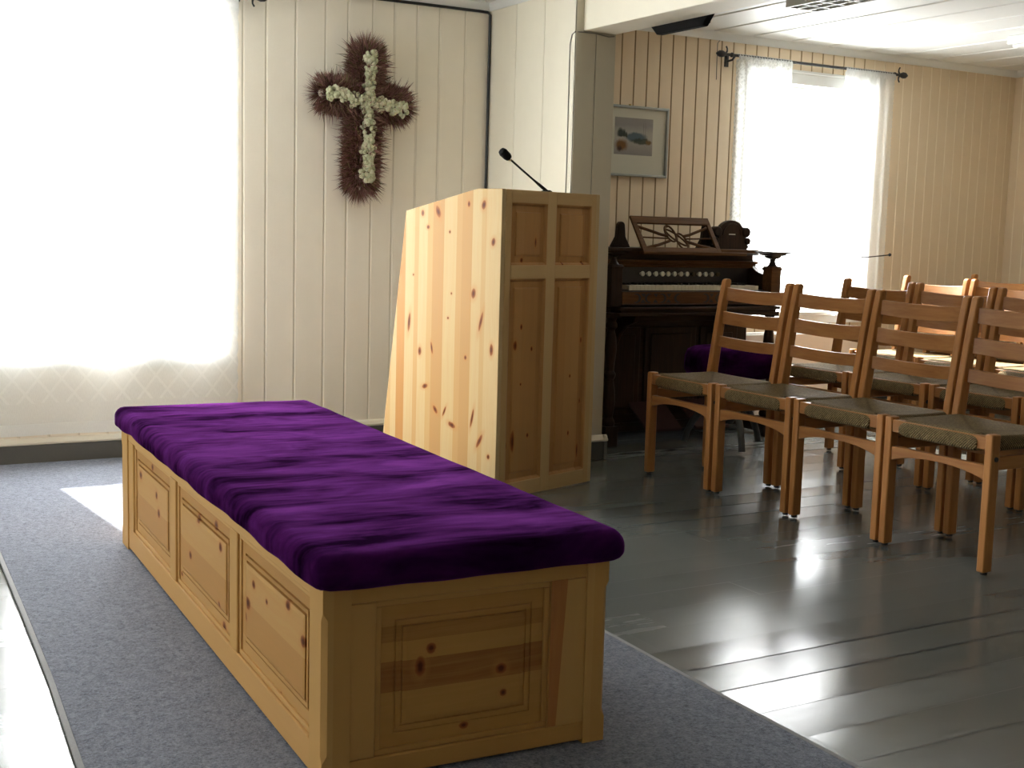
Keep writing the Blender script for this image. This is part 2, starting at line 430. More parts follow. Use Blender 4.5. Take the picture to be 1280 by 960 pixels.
rs = [3.86 + .083*i for i in range(-7, 25)]; rs += [rs[-1] + .0795*i for i in range(1, 14)]
m = MB()
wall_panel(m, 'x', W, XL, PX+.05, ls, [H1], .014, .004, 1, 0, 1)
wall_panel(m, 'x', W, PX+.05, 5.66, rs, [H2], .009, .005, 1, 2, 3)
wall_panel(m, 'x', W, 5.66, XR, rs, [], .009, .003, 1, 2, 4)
tag(m.build('wall_back', [M['cream'], M['groove'], M['tan'], M['tan_groove'], M['tan_lit']], smooth=0), kind='structure')
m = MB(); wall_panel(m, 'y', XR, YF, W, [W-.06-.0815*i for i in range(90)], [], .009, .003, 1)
tag(m.build('wall_right', [M['tan'], M['tan_lit']], smooth=0), kind='structure')
HL = (2.9, 4.7, .75, 1.9)
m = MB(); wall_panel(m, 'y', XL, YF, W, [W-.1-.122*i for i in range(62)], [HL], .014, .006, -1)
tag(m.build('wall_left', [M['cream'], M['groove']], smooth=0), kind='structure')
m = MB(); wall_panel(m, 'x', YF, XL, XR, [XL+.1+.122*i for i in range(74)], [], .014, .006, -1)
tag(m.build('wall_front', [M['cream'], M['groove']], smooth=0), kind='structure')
# partition stub that ends in a wide post, with the beam running from it
m = MB()
for a, b in ((PY, PY+.27), (PY+.273, PY+.53), (PY+.533, W)):
    m.box(PX, PX+.02, a, b, 0, ZC, 0)
m.box(PX+.02, PX2-.02, PY+.01, W, 0, ZC, 1)
m.box(PX2-.02, PX2, PY, W, 0, ZC, 1)
m.box(PX, (PX+PX2)/2-.002, PY-.001, PY+.01, 0, ZC, 1); m.box((PX+PX2)/2+.002, PX2, PY-.001, PY+.01, 0, ZC, 1)
tag(m.build('wall_partition', [M['pale'], M['olive']], bevel=.0015), kind='structure')
m = MB(); m.box(BMX, PX2, YF, PY-.001, BMZ, ZC)
tag(m.build('ceiling_beam', M['pale'], bevel=.003), kind='structure')
# ceiling: wide boards along y with v-joints
m = MB(); x = XL
while x < XR:
    x1 = min(XR, x + .28)
    m.add([(x+.014,YF,ZC),(x1-.014,YF,ZC),(x1-.014,W,ZC),(x+.014,W,ZC)], [(0,3,2,1)])
    m.add([(x1-.014,YF,ZC),(x1-.006,YF,ZC+.012),(x1-.006,W,ZC+.012),(x1-.014,W,ZC)], [(0,3,2,1)])
    m.add([(x1-.006,YF,ZC+.012),(x1+.006,YF,ZC+.012),(x1+.006,W,ZC+.012),(x1-.006,W,ZC+.012)], [(0,3,2,1)], 1)
    m.add([(x1+.006,YF,ZC+.012),(x1+.014,YF,ZC),(x1+.014,W,ZC),(x1+.006,W,ZC+.012)], [(0,3,2,1)])
    x = x1
tag(m.build('ceiling', [M['white'], M['tan_groove']], smooth=0), kind='structure')
# cove moulding under the ceiling
cv = [(0, 2.112), (-.012, 2.112), (-.018, 2.124), (-.034, 2.132), (-.042, 2.146), (-.042, ZC+.012), (0, ZC+.012)]
m = MB(); m.prism([(W + a, b) for a, b in cv], 'x', PX2, XR); m.prism([(XR + a, b) for a, b in cv], 'y', YF, W)
tag(m.build('trim_1', M['white'], smooth=50), kind='structure')
m = MB(); m.prism([(W + a*.4, b) for a, b in cv], 'x', XL, PX); m.prism([(PX + a*.4, b) for a, b in cv], 'y', PY, W)
tag(m.build('trim_2', M['white'], smooth=50), kind='structure')
# baseboards
def base(name, run):
    m = MB()
    for (ax, a, b, f, s) in run:
        if ax == 'x':
            m.box(a, b, min(f, f-s*.016), max(f, f-s*.016), 0, .083, 0)
            m.prism([(f, .086), (f-s*.020, .086), (f-s*.022, .094), (f-s*.016, .100), (f-s*.014, .108), (f-s*.006, .114), (f, .114)], 'x', a, b, 1)
        else:
            m.box(min(f, f-s*.016), max(f, f-s*.016), a, b, 0, .083, 0)
            m.prism([(f, .086), (f-s*.020, .086), (f-s*.022, .094), (f-s*.016, .100), (f-s*.014, .108), (f-s*.006, .114), (f, .114)], 'y', a, b, 1)
    return tag(m.build(name, [M['basegrey'], M['trimw']], smooth=40), kind='structure')
base('baseboard_back', [('x', XL, PX, W, 1), ('x', PX2, XR, W, 1)])
base('baseboard_partition', [('y', PY-.022, W, PX, 1), ('x', PX-.022, PX2+.022, PY-.001, 1), ('y', PY-.022, W, PX2, -1)])
base('baseboard_right', [('y', YF, W, XR, 1)])
base('baseboard_left', [('y', YF, W, XL, -1)])

# ------------------------------------------------------------------ windows
def window(name, h, mull):
    x0, x1, z0, z1 = h
    w = thing(name, ((x0+x1)/2, W, z0), 0, None, None, kind='structure'); o = w.location
    m = MB(); c = .07
    for (a, b, p, q) in ((x0-c, x1+c, z1, z1+c), (x0-c, x0, z0-c, z1), (x1, x1+c, z0-c, z1), (x0, x1, z0-c, z0)):
        m.box(a, b, W-.018, W+.002, p, q)
    m.box(x0-c-.012, x1+c+.012, W-.034, W+.002, z1+c-.008, z1+c+.008)
    m.off(o).build('casing', M['white'], w, bevel=.003)
    m = MB(); d = .16
    m.box(x0-.02, x0, W, W+d, z0, z1); m.box(x1, x1+.02, W, W+d, z0, z1); m.box(x0, x1, W, W+d, z1, z1+.02)
    m.off(o).build('lining', M['white'], w)
    m = MB(); m.box(x0-.03, x1+.03, W-.05, W+d, z0-.022, z0); m.off(o).build('sill', M['white'], w, bevel=.004)
    f = MB(); Y0, Y1 = W+.09, W+.13; s = .045
    f.box(x0, x0+s, Y0, Y1, z0, z1); f.box(x1-s, x1, Y0, Y1, z0, z1); f.box(x0, x1, Y0, Y1, z1-s, z1); f.box(x0, x1, Y0, Y1, z0, z0+s)
    for q in mull: f.box(q-.03, q+.03, Y0-.005, Y1, z0, z1)
    fo = f.off(o).build('window_frame', M['white'], w, bevel=.003)
    xs = [x0+s] + [k for q in mull for k in (q-.03, q+.03)] + [x1-s]
    for a, b in zip(xs[::2], xs[1::2]):
        MB().box(a-.005, b+.005, W+.108, W+.112, z0+s-.005, z1-s+.005).off(o).build('pane', M['glass'], fo)
    return w
window('window_1', H1, [1.23])
window('window_2', H2, [4.995, 5.335])
# unseen window added in the left wall to fill the room with light
w = thing('fill_window', (XL, (HL[0]+HL[1])/2, HL[2]), 0, None, None, kind='structure'); o = w.location
m = MB(); c = .07; y0, y1, z0, z1 = HL
for (a, b, p, q) in ((y0-c, y1+c, z1, z1+c), (y0-c, y0, z0-c, z1), (y1, y1+c, z0-c, z1), (y0, y1, z0-c, z0)):
    m.box(XL-.002, XL+.018, a, b, p, q)
m.off(o).build('casing', M['white'], w, bevel=.003)
m = MB()
for (a, b, p, q) in ((y0, y1, z1-.045, z1), (y0, y1, z0, z0+.045), (y0, y0+.045, z0, z1), (y1-.045, y1, z0, z1), ((y0+y1)/2-.03, (y0+y1)/2+.03, z0, z1)): m.box(XL-.12, XL-.08, a, b, p, q)
fo = m.off(o).build('window_frame', M['white'], w, bevel=.003)
MB().box(XL-.102, XL-.098, y0+.04, y1-.04, z0+.04, z1-.04).off(o).build('pane', M['glass'], fo)

# curtains --------------------------------------------------------------
def curtain(name, x0, x1, z0, z1, y, mat, folds, amp, label, group=None, seed=0, hem=.0, shrink=0):
    t = thing(name, ((x0+x1)/2, y, z0), 0, label, 'curtain', group); o = t.location
    m = MB(); nx = int((x1-x0)/.007); nz = 130; vs = []; r2 = random.Random(seed); ph = r2.uniform(0, 6)
    for j in range(nz+1):
        g = j/nz; z = z0 + (z1-z0)*g
        for i in range(nx+1):
            u = i/nx; x = x0 + (x1-x0)*u
            k = (noise.noise(Vector((u*folds*1.7, g*.6, seed+.5)))*.8 + math.sin(u*folds*2*math.pi + ph + .8*math.sin(3*u+g)))*amp*(.55 + .45*(1-g))
            gather = math.sin(u*folds*2*math.pi*3.1)*amp*.25*max(0, (g-.93)/.07)
            x += shrink*(1-g)*(1-u if u < .5 else -u)*0 
            e = 0
            if i in (0, nx): e = .006*(1 if i else -1)*abs(math.sin(z*math.pi/.018))
            vs.append((x + e, y + k + gather, z if j else z - .0))
    n = nx+1
    m.add(vs, [(j*n+i, j*n+i+1, (j+1)*n+i+1, (j+1)*n+i) for j in range(nz) for i in range(nx)])
    m.off((o[0], o[1], 0)); cl = m.build('cloth', mat, t, smooth=180); cl.location.z = -z0
    # gathered heading pulled over the rod
    b = MB(); vs = []; n2 = nx*2
    for i in range(n2+1):
        u = i/n2; x = x0 + (x1-x0)*u; wv = math.sin(u*folds*2*math.pi*4)*.003
        for (dy, dz) in ((-.014, -.02), (-.016, .0), (-.010, .014), (0, .026), (.010, .014)):
            vs.append((x, y + dy + wv, z1 + dz + wv*.6))
    b.add(vs, [(i*5+k, i*5+k+1, i*5+5+k+1, i*5+5+k) for i in range(n2) for k in range(4)])
    b.off(o).build('heading', mat, t, smooth=60)
    return t
curtain('sheer_curtain', -.15, 1.768, .135, 2.0, W-.075, M['curtain1'], 5, .010, 'wide white sheer curtain with lattice lace hem, filling the left window', seed=1)
curtain('sheer_curtain', 4.575, 4.965, .56, 2.015, W-.075, M['curtain2'], 5, .013, 'white lace curtain panel on the left side of the window behind the harmonium', 'curtains of the right-hand window', 2)
curtain('sheer_curtain', 5.375, 5.775, .60, 2.015, W-.075, M['curtain3'], 5, .013, 'white sheer curtain panel on the right side of the window behind the chairs', 'curtains of the right-hand window', 5)

def curtain_rod(x0, x1, z, label):
    yy = W-.075
    t = thing('curtain_rod', ((x0+x1)/2, yy, z), 0, label, 'curtain rod', 'black iron curtain rods'); o = t.location
    MB().lathe([(.008, x0), (.008, x1)], (0, yy, z), 12, axis='x').off(o).build('rod', M['black'], t)
    for s, xe in ((-1, x0), (1, x1)):
        m = MB()
        m.lathe([(.009, 0), (.013, s*.006), (.013, s*.014), (.007, s*.02), (.009, s*.03), (.007, s*.045), (.012, s*.060), (.019, s*.080), (.017, s*.098), (.004, s*.118)], (xe, yy, z), 12, axis='x')
        for q in (1, -1):
            pts = [(xe + s*(.052 - .012*k + .010*k*k*.4), yy, z + q*(.004 + .013*k)) for k in range(4)]
            m.tube(pts, [.006, .005, .004, .0045], 8)
        m.off(o).build('finial', M['black'], t)
        xb = xe - s*.012; m = MB(); m.tube([(xb, yy, z-.004), (xb, yy+.02, z-.022), (xb, W-.006, z-.026)], .006, 8); m.box(xb-.012, xb+.012, W-.008, W, z-.055, z+.01)
        m.off(o).build('bracket', M['black'], t)
    return t
curtain_rod(4.545, 5.765, 2.03, 'black wrought-iron curtain rod with leaf finials above the window behind the chairs')
curtain_rod(-.15, 1.79, 2.035, 'black iron curtain rod above the wide left window, its finial at the top edge')
# hold-back beside the right curtain
m = MB(); m.tube([(5.60, W-.10, .945), (5.70, W-.12, .955), (5.775, W-.12, .962)], .0035, 8); m.ball((5.78, W-.12, .963), .010, n=10, m=6); m.tube([(5.60, W-.10, .945), (5.595, W-.005, .944)], .0035, 8)
tag(m.build('curtain_holdback', M['black']), 'thin black iron curtain hold-back with a ball tip beside the right window', 'curtain holdback')

# ------------------------------------------------------------------ rug
m = MB(); zt = .008
L = [(.405, 1.0), (.458, 2.4), (.492, 2.9), (.517, 3.4), (.55, 4.1), (.575, W-.018)]; Rr = [(1.79, 1.0), (1.804, 1.73), (1.812, 2.15), (1.831, 2.64), (1.835, 4.0), (1.84, W-.018)]
L = [(.36, -1.5)] + L; Rr = [(1.76, -1.5)] + Rr
root = thing('rug', (1.15, 2.5, 0), 0, 'long blue-grey carpet runner under the purple bench', 'rug')
poly = L + Rr[::-1]
MB().prism([(a+.007, b) for a, b in L] + [(a-.007, b) for a, b in Rr[::-1]], 'z', 0.0005, zt).off((1.15, 2.5, 0)).build('carpet_field', M['carpet'], root, smooth=0)
for side in (L, Rr):
    MB().prism([(a-.006, b) for a, b in side] + [(a+.006, b) for a, b in side[::-1]], 'z', .0004, zt-.0001).off((1.15, 2.5, 0)).build('edge_binding', M['binding'], root)

# ------------------------------------------------------------------ bench
BW, BL, BZ = .604, 1.995, .385
bench = thing('bench', (1.4256, 2.0501, .0083), R(-2.809), 'long low pine bench with panelled sides and a purple velvet cushion', 'bench')
P_side = pine('bench_pine_panel_side', 'z', 'y', (.54,.32,.115), (.43,.22,.066), .085, knots=[
    (.206,.534,.013,.020),(.283,.241,.010,.014),(.169,.554,.009,.012),(.26,.488,.009,.012),(.239,.144,.012,.013),(.077,.30,.008,.008),(.275,.773,.012,.014),(.086,.755,.012,.016),
    (.132,.786,.008,.010),(.181,1.081,.010,.014),(.249,.389,.006,.008),(.27,1.732,.012,.018),(.32,1.581,.010,.014),(.253,1.503,.011,.014),(.206,1.473,.012,.016),(.34,1.076,.007,.010),(.296,.995,.012,.016),(.314,.83,.012,.018),(.182,1.30,.008,.012),(.10,1.20,.006,.01)], seed=1, deep=.6, ks=1.05)
xa = -BW
P_end = pine('bench_pine_panel_end', 'z', 'x', (.50,.27,.085), (.40,.19,.055), .1, stripes=[(0,(.43,.225,.06)),(.164/.4,(.29,.12,.03)),(.222/.4,(.45,.235,.06)),(.26/.4,(.34,.16,.04)),(.292/.4,(.42,.215,.058)),(.33/.4,(.36,.17,.045))], span=.4,
    knots=[(.241,xa+.219,.010,.010),(.208,xa+.197,.018,.010),(.181,xa+.369,.011,.011),(.131,xa+.375,.007,.007),(.075,xa+.293,.007,.010)], seed=2, deep=.55, ks=1.05)
P_v = pine('bench_pine_upright', 'x', 'z', (.54,.32,.108), (.48,.265,.08), .11, seed=3, deep=.45)
P_h = pine('bench_pine_rail', 'z', 'y', (.60,.36,.135), (.54,.31,.11), .2, seed=4, deep=.3)
P_hx = pine('bench_pine_rail_end', 'z', 'x', (.50,.28,.085), (.45,.24,.07), .2, seed=5, deep=.45)
P_red = pine('bench_pine_heartwood', 'x', 'z', (.40,.16,.05), (.36,.14,.04), .2, seed=8)
def notched(x0, x1, y0, y1, zt, face):
    m = MB(); m.box(x0, x1, y0, y1, 0, zt); return m
pw = .075; z_t = BZ
for (x0, x1, y0, y1) in ((-BW, -BW+.055, 0, pw), (-.05, 0, 0, pw), (-BW, -BW+.055, BL-pw-.02, BL), (-.05, 0, BL-pw, BL)):
    # corner post with a stopped chamfer on its outer edge
    m = MB(); cx = .010
    def sec(c):
        xo0, xo1 = x0, x1
        ox = x0 if x0 < -.3 else x1; oy = y0 if y0 < 1 else y1
        pts = []
        for (px, py) in ((x0,y0),(x1,y0),(x1,y1),(x0,y1)):
            if px == ox and py == oy:
                sx = 1 if ox == x0 else -1; sy = 1 if oy == y0 else -1
                a, b = (px + sx*c, py), (px, py + sy*c)
                pts += [a, b] if (sx*sy < 0) else [b, a]
            else: pts.append((px, py))
        return pts
    rings = [(0, .0005), (.05, .0005), (.065, cx), (z_t-.065, cx), (z_t-.05, .0005), (z_t, .0005)]
    vs = []
    for z, c in rings: vs += [(px, py, z) for px, py in sec(c)]
    n = 5; fs = [tuple(range(n))[::-1], tuple((len(rings)-1)*n+k for k in range(n))] + [(i*n+k, i*n+(k+1) % n, (i+1)*n+(k+1) % n, (i+1)*n+k) for i in range(len(rings)-1) for k in range(n)]
    m.add(vs, fs); m.build('post', P_v, bench, bevel=.002)
def raised_panel(name, plane, f, s, a0, a1, z0, z1, mat):
    """plane 'x': panel lies at x=f and spans y a0..a1, s the outward sign"""
    m = MB(); d = .011; g = .048; gd = .006 if plane == 'x' else .0012
    def rect(ins, dep): return [(a0+ins, z0+ins, dep), (a1-ins, z0+ins, dep), (a1-ins, z1-ins, dep), (a0+ins, z1-ins, dep)]
    loops = [rect(-.004, d+.004), rect(0, d), rect(g-.010, d-.001), rect(g-.0095, d+gd), rect(g-.006, d+gd), rect(g-.0055, d-.002), rect(g+.003, d-.002), rect(g+.0035, d+gd*.9-.001), rect(g+.007, d+gd*.9-.001), rect(g+.0075, d-.004), rect(g+.016, d-.0055)]
    vs = []
    for lo in loops:
        for (a, z, dep) in lo: vs.append((f - s*dep, a, z) if plane == 'x' else (a, f - s*dep, z))
    fs = [(i*4+k, i*4+(k+1) % 4, (i+1)*4+(k+1) % 4, (i+1)*4+k) for i in range(len(loops)-1) for k in range(4)] + [tuple((len(loops)-1)*4+k for k in range(4))]
    if (plane == 'x') == (s < 0): fs = [q[::-1] for q in fs]
    m.add(vs, fs); return m.build(name, mat, bench if mat.name.startswith('bench') else None, smooth=0)
def moulding(m, plane, f, s, a0, a1, z0, z1):
    """bead around a panel opening"""
    w, d = .012, .006
    def bx(p0, p1, q0, q1):
        if plane == 'x': m.box(min(f-s*d, f-s*.012), max(f-s*d, f-s*.012), p0, p1, q0, q1)
        else: m.box(p0, p1, min(f-s*d, f-s*.012), max(f-s*d, f-s*.012), q0, q1)
    bx(a0, a1, z0, z0+w); bx(a0, a1, z1-w, z1); bx(a0, a0+w, z0+w, z1-w); bx(a1-w, a1, z0+w, z1-w)
ys = [(.080, .606), (.670, 1.232), (1.302, 1.830)]
zb, ztop = .070, .348
for s, f in ((-1, -BW+.004), (1, -.004)):
    MB().box(min(f, f-s*.02), max(f, f-s*.02), pw-.002, BL-pw-.018+(.02 if s > 0 else 0), .006, zb).build('bottom_rail', P_h, bench, bevel=.003)
    MB().box(min(f, f-s*.02), max(f, f-s*.02), pw-.002, BL-pw-.018+(.02 if s > 0 else 0), ztop, BZ-.002).build('top_rail', P_h, bench, bevel=.003)
    for a, b in ((.606, .670), (1.232, 1.302), (1.830, BL-pw-.019+(.02 if s > 0 else 0))):
        MB().box(min(f, f-s*.02), max(f, f-s*.02), a, b, zb, ztop).build('stile', P_v, bench, bevel=.003)
    for a, b in ys:
        raised_panel('side_panel', 'x', f, s, a, b, zb, ztop, P_side)
        m = MB(); moulding(m, 'x', f, s, a, b, zb, ztop); m.build('panel_bead', P_h, bench, bevel=.002)
for s, f in ((-1, .004), (1, BL-.004)):
    MB().box(-BW+.05, -.045, min(f, f-s*.02), max(f, f-s*.02), .006, .045).build('bottom_rail', P_hx, bench, bevel=.003)
    MB().box(-BW+.05, -.045, min(f, f-s*.02), max(f, f-s*.02), .345, BZ-.002).build('top_rail', P_hx, bench, bevel=.003)
    MB().box(-BW+.05, -BW+.106, min(f, f-s*.02), max(f, f-s*.02), .045, .345).build('stile', P_v, bench, bevel=.003)
    m = MB().box(-.130, -.045, min(f, f-s*.02), max(f, f-s*.02), .045, .345)
    m.prism([(-.130, .347), (-.093, .347), (-.112, .046), (-.130, .046)], 'y', f, f+s*.0006, 1)
    m.build('stile', [P_v, P_red], bench)
    raised_panel('end_panel', 'y', f, s, -BW+.106, -.130, .045, .345, P_end)
    m = MB(); moulding(m, 'y', f, s, -BW+.106, -.130, .045, .345); m.build('panel_bead', P_hx, bench, bevel=.002)
MB().box(-BW+.02, -.02, .03, BL-.03, BZ-.012, BZ).build('seat_board', P_h, bench)
MB().pad(-BW-.020, .034, -.022, BL+.046, BZ-.010, BZ+.056, .032, .035, rc=.03, wob=.008).build('cushion', M['velvet'], bench, smooth=60)

# ------------------------------------------------------------------ lectern
LW, LH = .600, 1.2
lect = thing('lectern', (2.365, 4.197, 0), R(18.385), 'tall pine lectern with knotty slanted side and four-panel front', 'lectern')
K = [(.427,1.104,.009,.014),(.394,1.049,.010,.010),(.339,1.11,.014,.028,-22),(.173,1.141,.008,.014),(.094,1.138,.013,.020,15),(.04,.998,.011,.018,10),(.273,1.032,.006,.007),(.138,.797,.014,.024,8),(.566,.822,.008,.009),
     (.258,.791,.005,.006),(.475,.856,.005,.006),(.274,.693,.006,.006),(.496,.662,.009,.045,6),(.096,.690,.009,.048,14),(.431,.549,.010,.020),(.362,.566,.006,.028,-10),(.174,.544,.008,.011),(.037,.585,.010,.026),
     (.398,.409,.019,.011,-20),(.336,.32,.010,.022,-38),(.285,.318,.006,.026,24),(.241,.268,.024,.012,22),(.131,.309,.007,.045,12),(.089,.223,.010,.036,28),(.04,.167,.009,.011)]
lt, tn, og = (.55,.405,.205), (.465,.275,.105), (.44,.22,.070)
st = [(0,lt),(.074,(.51,.345,.15)),(.100,lt),(.150,tn),(.205,(.50,.31,.125)),(.235,(.545,.395,.195)),(.302,(.455,.265,.10)),(.364,(.515,.335,.14)),(.395,lt),(.445,(.50,.31,.125)),(.468,lt),(.521,og),(.568,lt),(.60,(.51,.33,.14)),(.63,lt)]
P_ls = pine('lectern_pine_side', 'y', 'z', stripes=[(a/.7, c) for a, c in st], span=.7, knots=K, seed=1, deep=.42, ks=.85)
KF = [(.134,.671,.007,.012),(.101,.599,.010,.020),(.199,.582,.006,.009),(.055,.531,.009,.012),(.139,.445,.005,.006),(.512,.603,.009,.014),(.444,.458,.005,.007),(.516,.349,.007,.012),(.444,.221,.005,.010),(.188,.238,.007,.009),(.06,.209,.010,.014),(.099,.221,.010,.045),(.507,.143,.008,.030),(.50,.92,.008,.010),(.37,.915,.006,.010),(.13,.93,.008,.01),(.205,1.0,.006,.02)]
P_lp = pine('lectern_pine_panel', 'x', 'z', (.48,.265,.10), (.37,.18,.062), .045, knots=KF, seed=2, deep=.6, ks=1.0)
P_lf = pine('lectern_pine_frame', 'x', 'z', (.56,.385,.18), (.51,.335,.145), .2, seed=4, deep=.25)
P_lr = pine('lectern_pine_rail', 'z', 'x', (.56,.385,.18), (.51,.335,.145), .3, seed=6, deep=.25)
side = [(0, 0), (.668, 0), (.523, 1.112), (.13, LH), (0, LH)]
for (xx, mat) in ((0, P_ls), (LW-.022, P_ls)):
    MB().prism(side, 'x', xx, xx+.022).build('side_panel', mat, lect, bevel=.0015)
m = MB()
f0, f1 = -.002, .020
cols = [(.055, .268), (.322, .547)]; rows = [(.060, .858), (.912, 1.150)]
for a, b in ((.0225, .055), (.268, .322), (.547, LW-.0225)): m.box(a, b, f0, f1, 0, LH-.0005, 0)
for a, b in cols:
    for p, q in ((0, .060), (.858, .912), (1.150, LH-.0005)): m.box(a, b, f0, f1, p, q, 1)
m.build('front_frame', [P_lf, P_lr], lect, bevel=.002)
for a, b in cols:
    for p, q in rows:
        m = MB(); d = .010
        def rect(i, dep): return [(a+i, dep, p+i), (b-i, dep, p+i), (b-i, dep, q-i), (a+i, dep, q-i)]
        loops = [rect(-.001, -.001), rect(.004, .001), rect(.010, .010), rect(.034, .009), rect(.036, .005), rect(.042, .004)]
        vs = [v for lo in loops for v in lo]
        fs = [(i*4+k, i*4+(k+1) % 4, (i+1)*4+(k+1) % 4, (i+1)*4+k) for i in range(len(loops)-1) for k in range(4)] + [tuple((len(loops)-1)*4+k for k in range(4))]
        m.add(vs, fs).build('front_panel', P_lp, lect, smooth=0)
m = MB(); m.prism([(.0205, LH-.0225), (.128, LH-.0225), (.515, 1.090), (.520, 1.111), (.13, LH-.001), (.0205, LH-.001)], 'x', .022, LW-.022)
m.build('desk_top', P_lr, lect)
MB().box(.022, LW-.022, .05, .50, .55, .57).build('shelf', P_lr, lect)
# gooseneck microphone standing on the desk
ca, sa = math.cos(R(18.385)), math.sin(R(18.385))
def LC(x, y, z): return (2.365 + ca*x - sa*y, 4.197 + sa*x + ca*y, z)
q0 = LC(.335, .065, LH)
mic = thing('microphone', q0, 0, 'black gooseneck microphone standing on top of the pine lectern', 'microphone')
A = Vector(q0) + Vector((0, 0, .004)); B = Vector((2.472, 4.330, 1.318)); Dm = (B-A)
MB().lathe([(.022, 0), (.022, .004), (.014, .008)], q0, 16).off(q0).build('base', M['plastic'], mic)
pts = [A + Dm*k/8 + Vector((0, 0, -.001*math.sin(math.pi*k/8))) for k in range(9)]
MB().tube(pts, [.0065, .0065, .0055, .004, .004, .004, .004, .004, .004], 10).off(q0).build('gooseneck', M['plastic'], mic)
dn = (pts[-1]-pts[-2]).normalized(); up = Vector((-.4, 0, .15)); dn2 = (dn*1.0 + Vector((0, 0, .05))).normalized()
MB().tube([B, B+dn2*.004, B+dn2*.008], [.008, .010, .009], 12).off(q0).build('collar', M['chrome'], mic)
MB().tube([B+dn2*.006, B+dn2*.010, B+dn2*.020, B+dn2*.046, B+dn2*.056, B+dn2*.060], [.008, .014, .0165, .0175, .014, .006], 16).off(q0).build('windscreen', M['plastic'], mic)

# ------------------------------------------------------------------ wreath cross on the wall
cx, cz = 2.372, 1.648
wr = thing('wreath_cross', (cx, W-.01, cz), 0, 'dried heather cross with a pale green flower cross in it, hanging on the wall', 'wreath')
def arms():   # centre lines of the arms (x, z), slightly tilted like the real one
    return [((.006, -.03), (-.010, -.412), .114), ((.008, 0), (.020, .205), .114), ((0, -.010), (-.198, -.002), .110), ((0, -.010), (.198, -.034), .110)]
m = MB(); r3 = random.Random(11)
for (a, b, rad) in arms():
    A2, B2 = Vector((a[0], 0, a[1])), Vector((b[0], 0, b[1])); Ln = (B2-A2).length
    m.tube([A2 + (B2-A2)*k/7 + Vector((0, -.028, 0)) for k in range(7)], [rad*.42]*6 + [rad*.2], 10)
    for i in range(int(7000*Ln/.4)):
        t = r3.random(); c = A2 + (B2-A2)*t*1.0
        th = r3.uniform(-math.pi*.02, math.pi*1.02); ax = (B2-A2).normalized(); sd = Vector((-ax.z, 0, ax.x))
        d = (sd*math.cos(th) + Vector((0, -1, 0))*abs(math.sin(th))*.62).normalized()
        lean = ax*(r3.uniform(-.3, .5) + (.9*max(0, t-.72)/.28)) + Vector((r3.gauss(0, .35), r3.gauss(0, .25), r3.gauss(0, .35)))
        d2 = (d + lean).normalized()
        ln = rad*r3.uniform(.48, .74); base_p = c + Vector((0, -.022, 0)) + d*rad*.40
        tip = base_p + d2*ln*(.85 if r3.random() < .93 else 1.35); w = r3.uniform(.0013, .0029)
        u = d2.orthogonal().normalized(); v2 = d2.cross(u); mid = base_p + (tip-base_p)*.55
        m.add([base_p + u*w*.6, base_p + v2*w*.6, base_p - (u+v2)*w*.4, mid + u*w, mid + v2*w, mid - (u+v2)*w*.7, tip],
              [(0,1,4,3), (1,2,5,4), (2,0,3,5), (3,4,6), (4,5,6), (5,3,6)])
    for i in range(300):   # rounded ends
        ax = (B2-A2).normalized(); sd = Vector((-ax.z, 0, ax.x)); th = r3.uniform(-1.4, 1.4); el = r3.uniform(0, .9)
        d2 = (ax*math.cos(th) + sd*math.sin(th) + Vector((0, -1, 0))*el).normalized(); base_p = B2 + Vector((0, -.022, 0)) + d2*rad*.25
        tip = base_p + d2*rad*r3.uniform(.45, .78); w = r3.uniform(.001, .002); u = d2.orthogonal().normalized(); v2 = d2.cross(u)
        m.add([base_p + u*w, base_p + v2*w, base_p - (u+v2)*w*.7, tip], [(0,1,3), (1,2,3), (2,0,3)])
m.v = [(a, min(b, .006), c) for a, b, c in m.v]
m.build('heather_border', M['heather'], wr, smooth=30)
m = MB()
for (a, b, rad) in [((.004, -.03), (.012, .195), .025), ((.006, -.03), (.004, -.395), .028), ((.0, -.034), (-.200, .006), .026), ((.0, -.034), (.200, -.052), .028)]:
    A2, B2 = Vector((a[0], 0, a[1])), Vector((b[0], 0, b[1])); n = int((B2-A2).length/.0015)
    for i in range(n):
        t = r3.random(); c = A2 + (B2-A2)*t; ax = (B2-A2).normalized(); sd = Vector((-ax.z, 0, ax.x)); s = r3.uniform(-1, 1)*rad*(1 + .35*math.sin(t*23))
        m.ball((c.x + sd.x*s, -.108 - r3.uniform(0, .018) + .012*(s/rad)**2, c.z + sd.z*s), r3.uniform(.0075, .0125), (1, .9, r3.uniform(.9, 1.15)), 0, 7, 5)
m.build('flower_cross', M['hops'], wr, smooth=60)

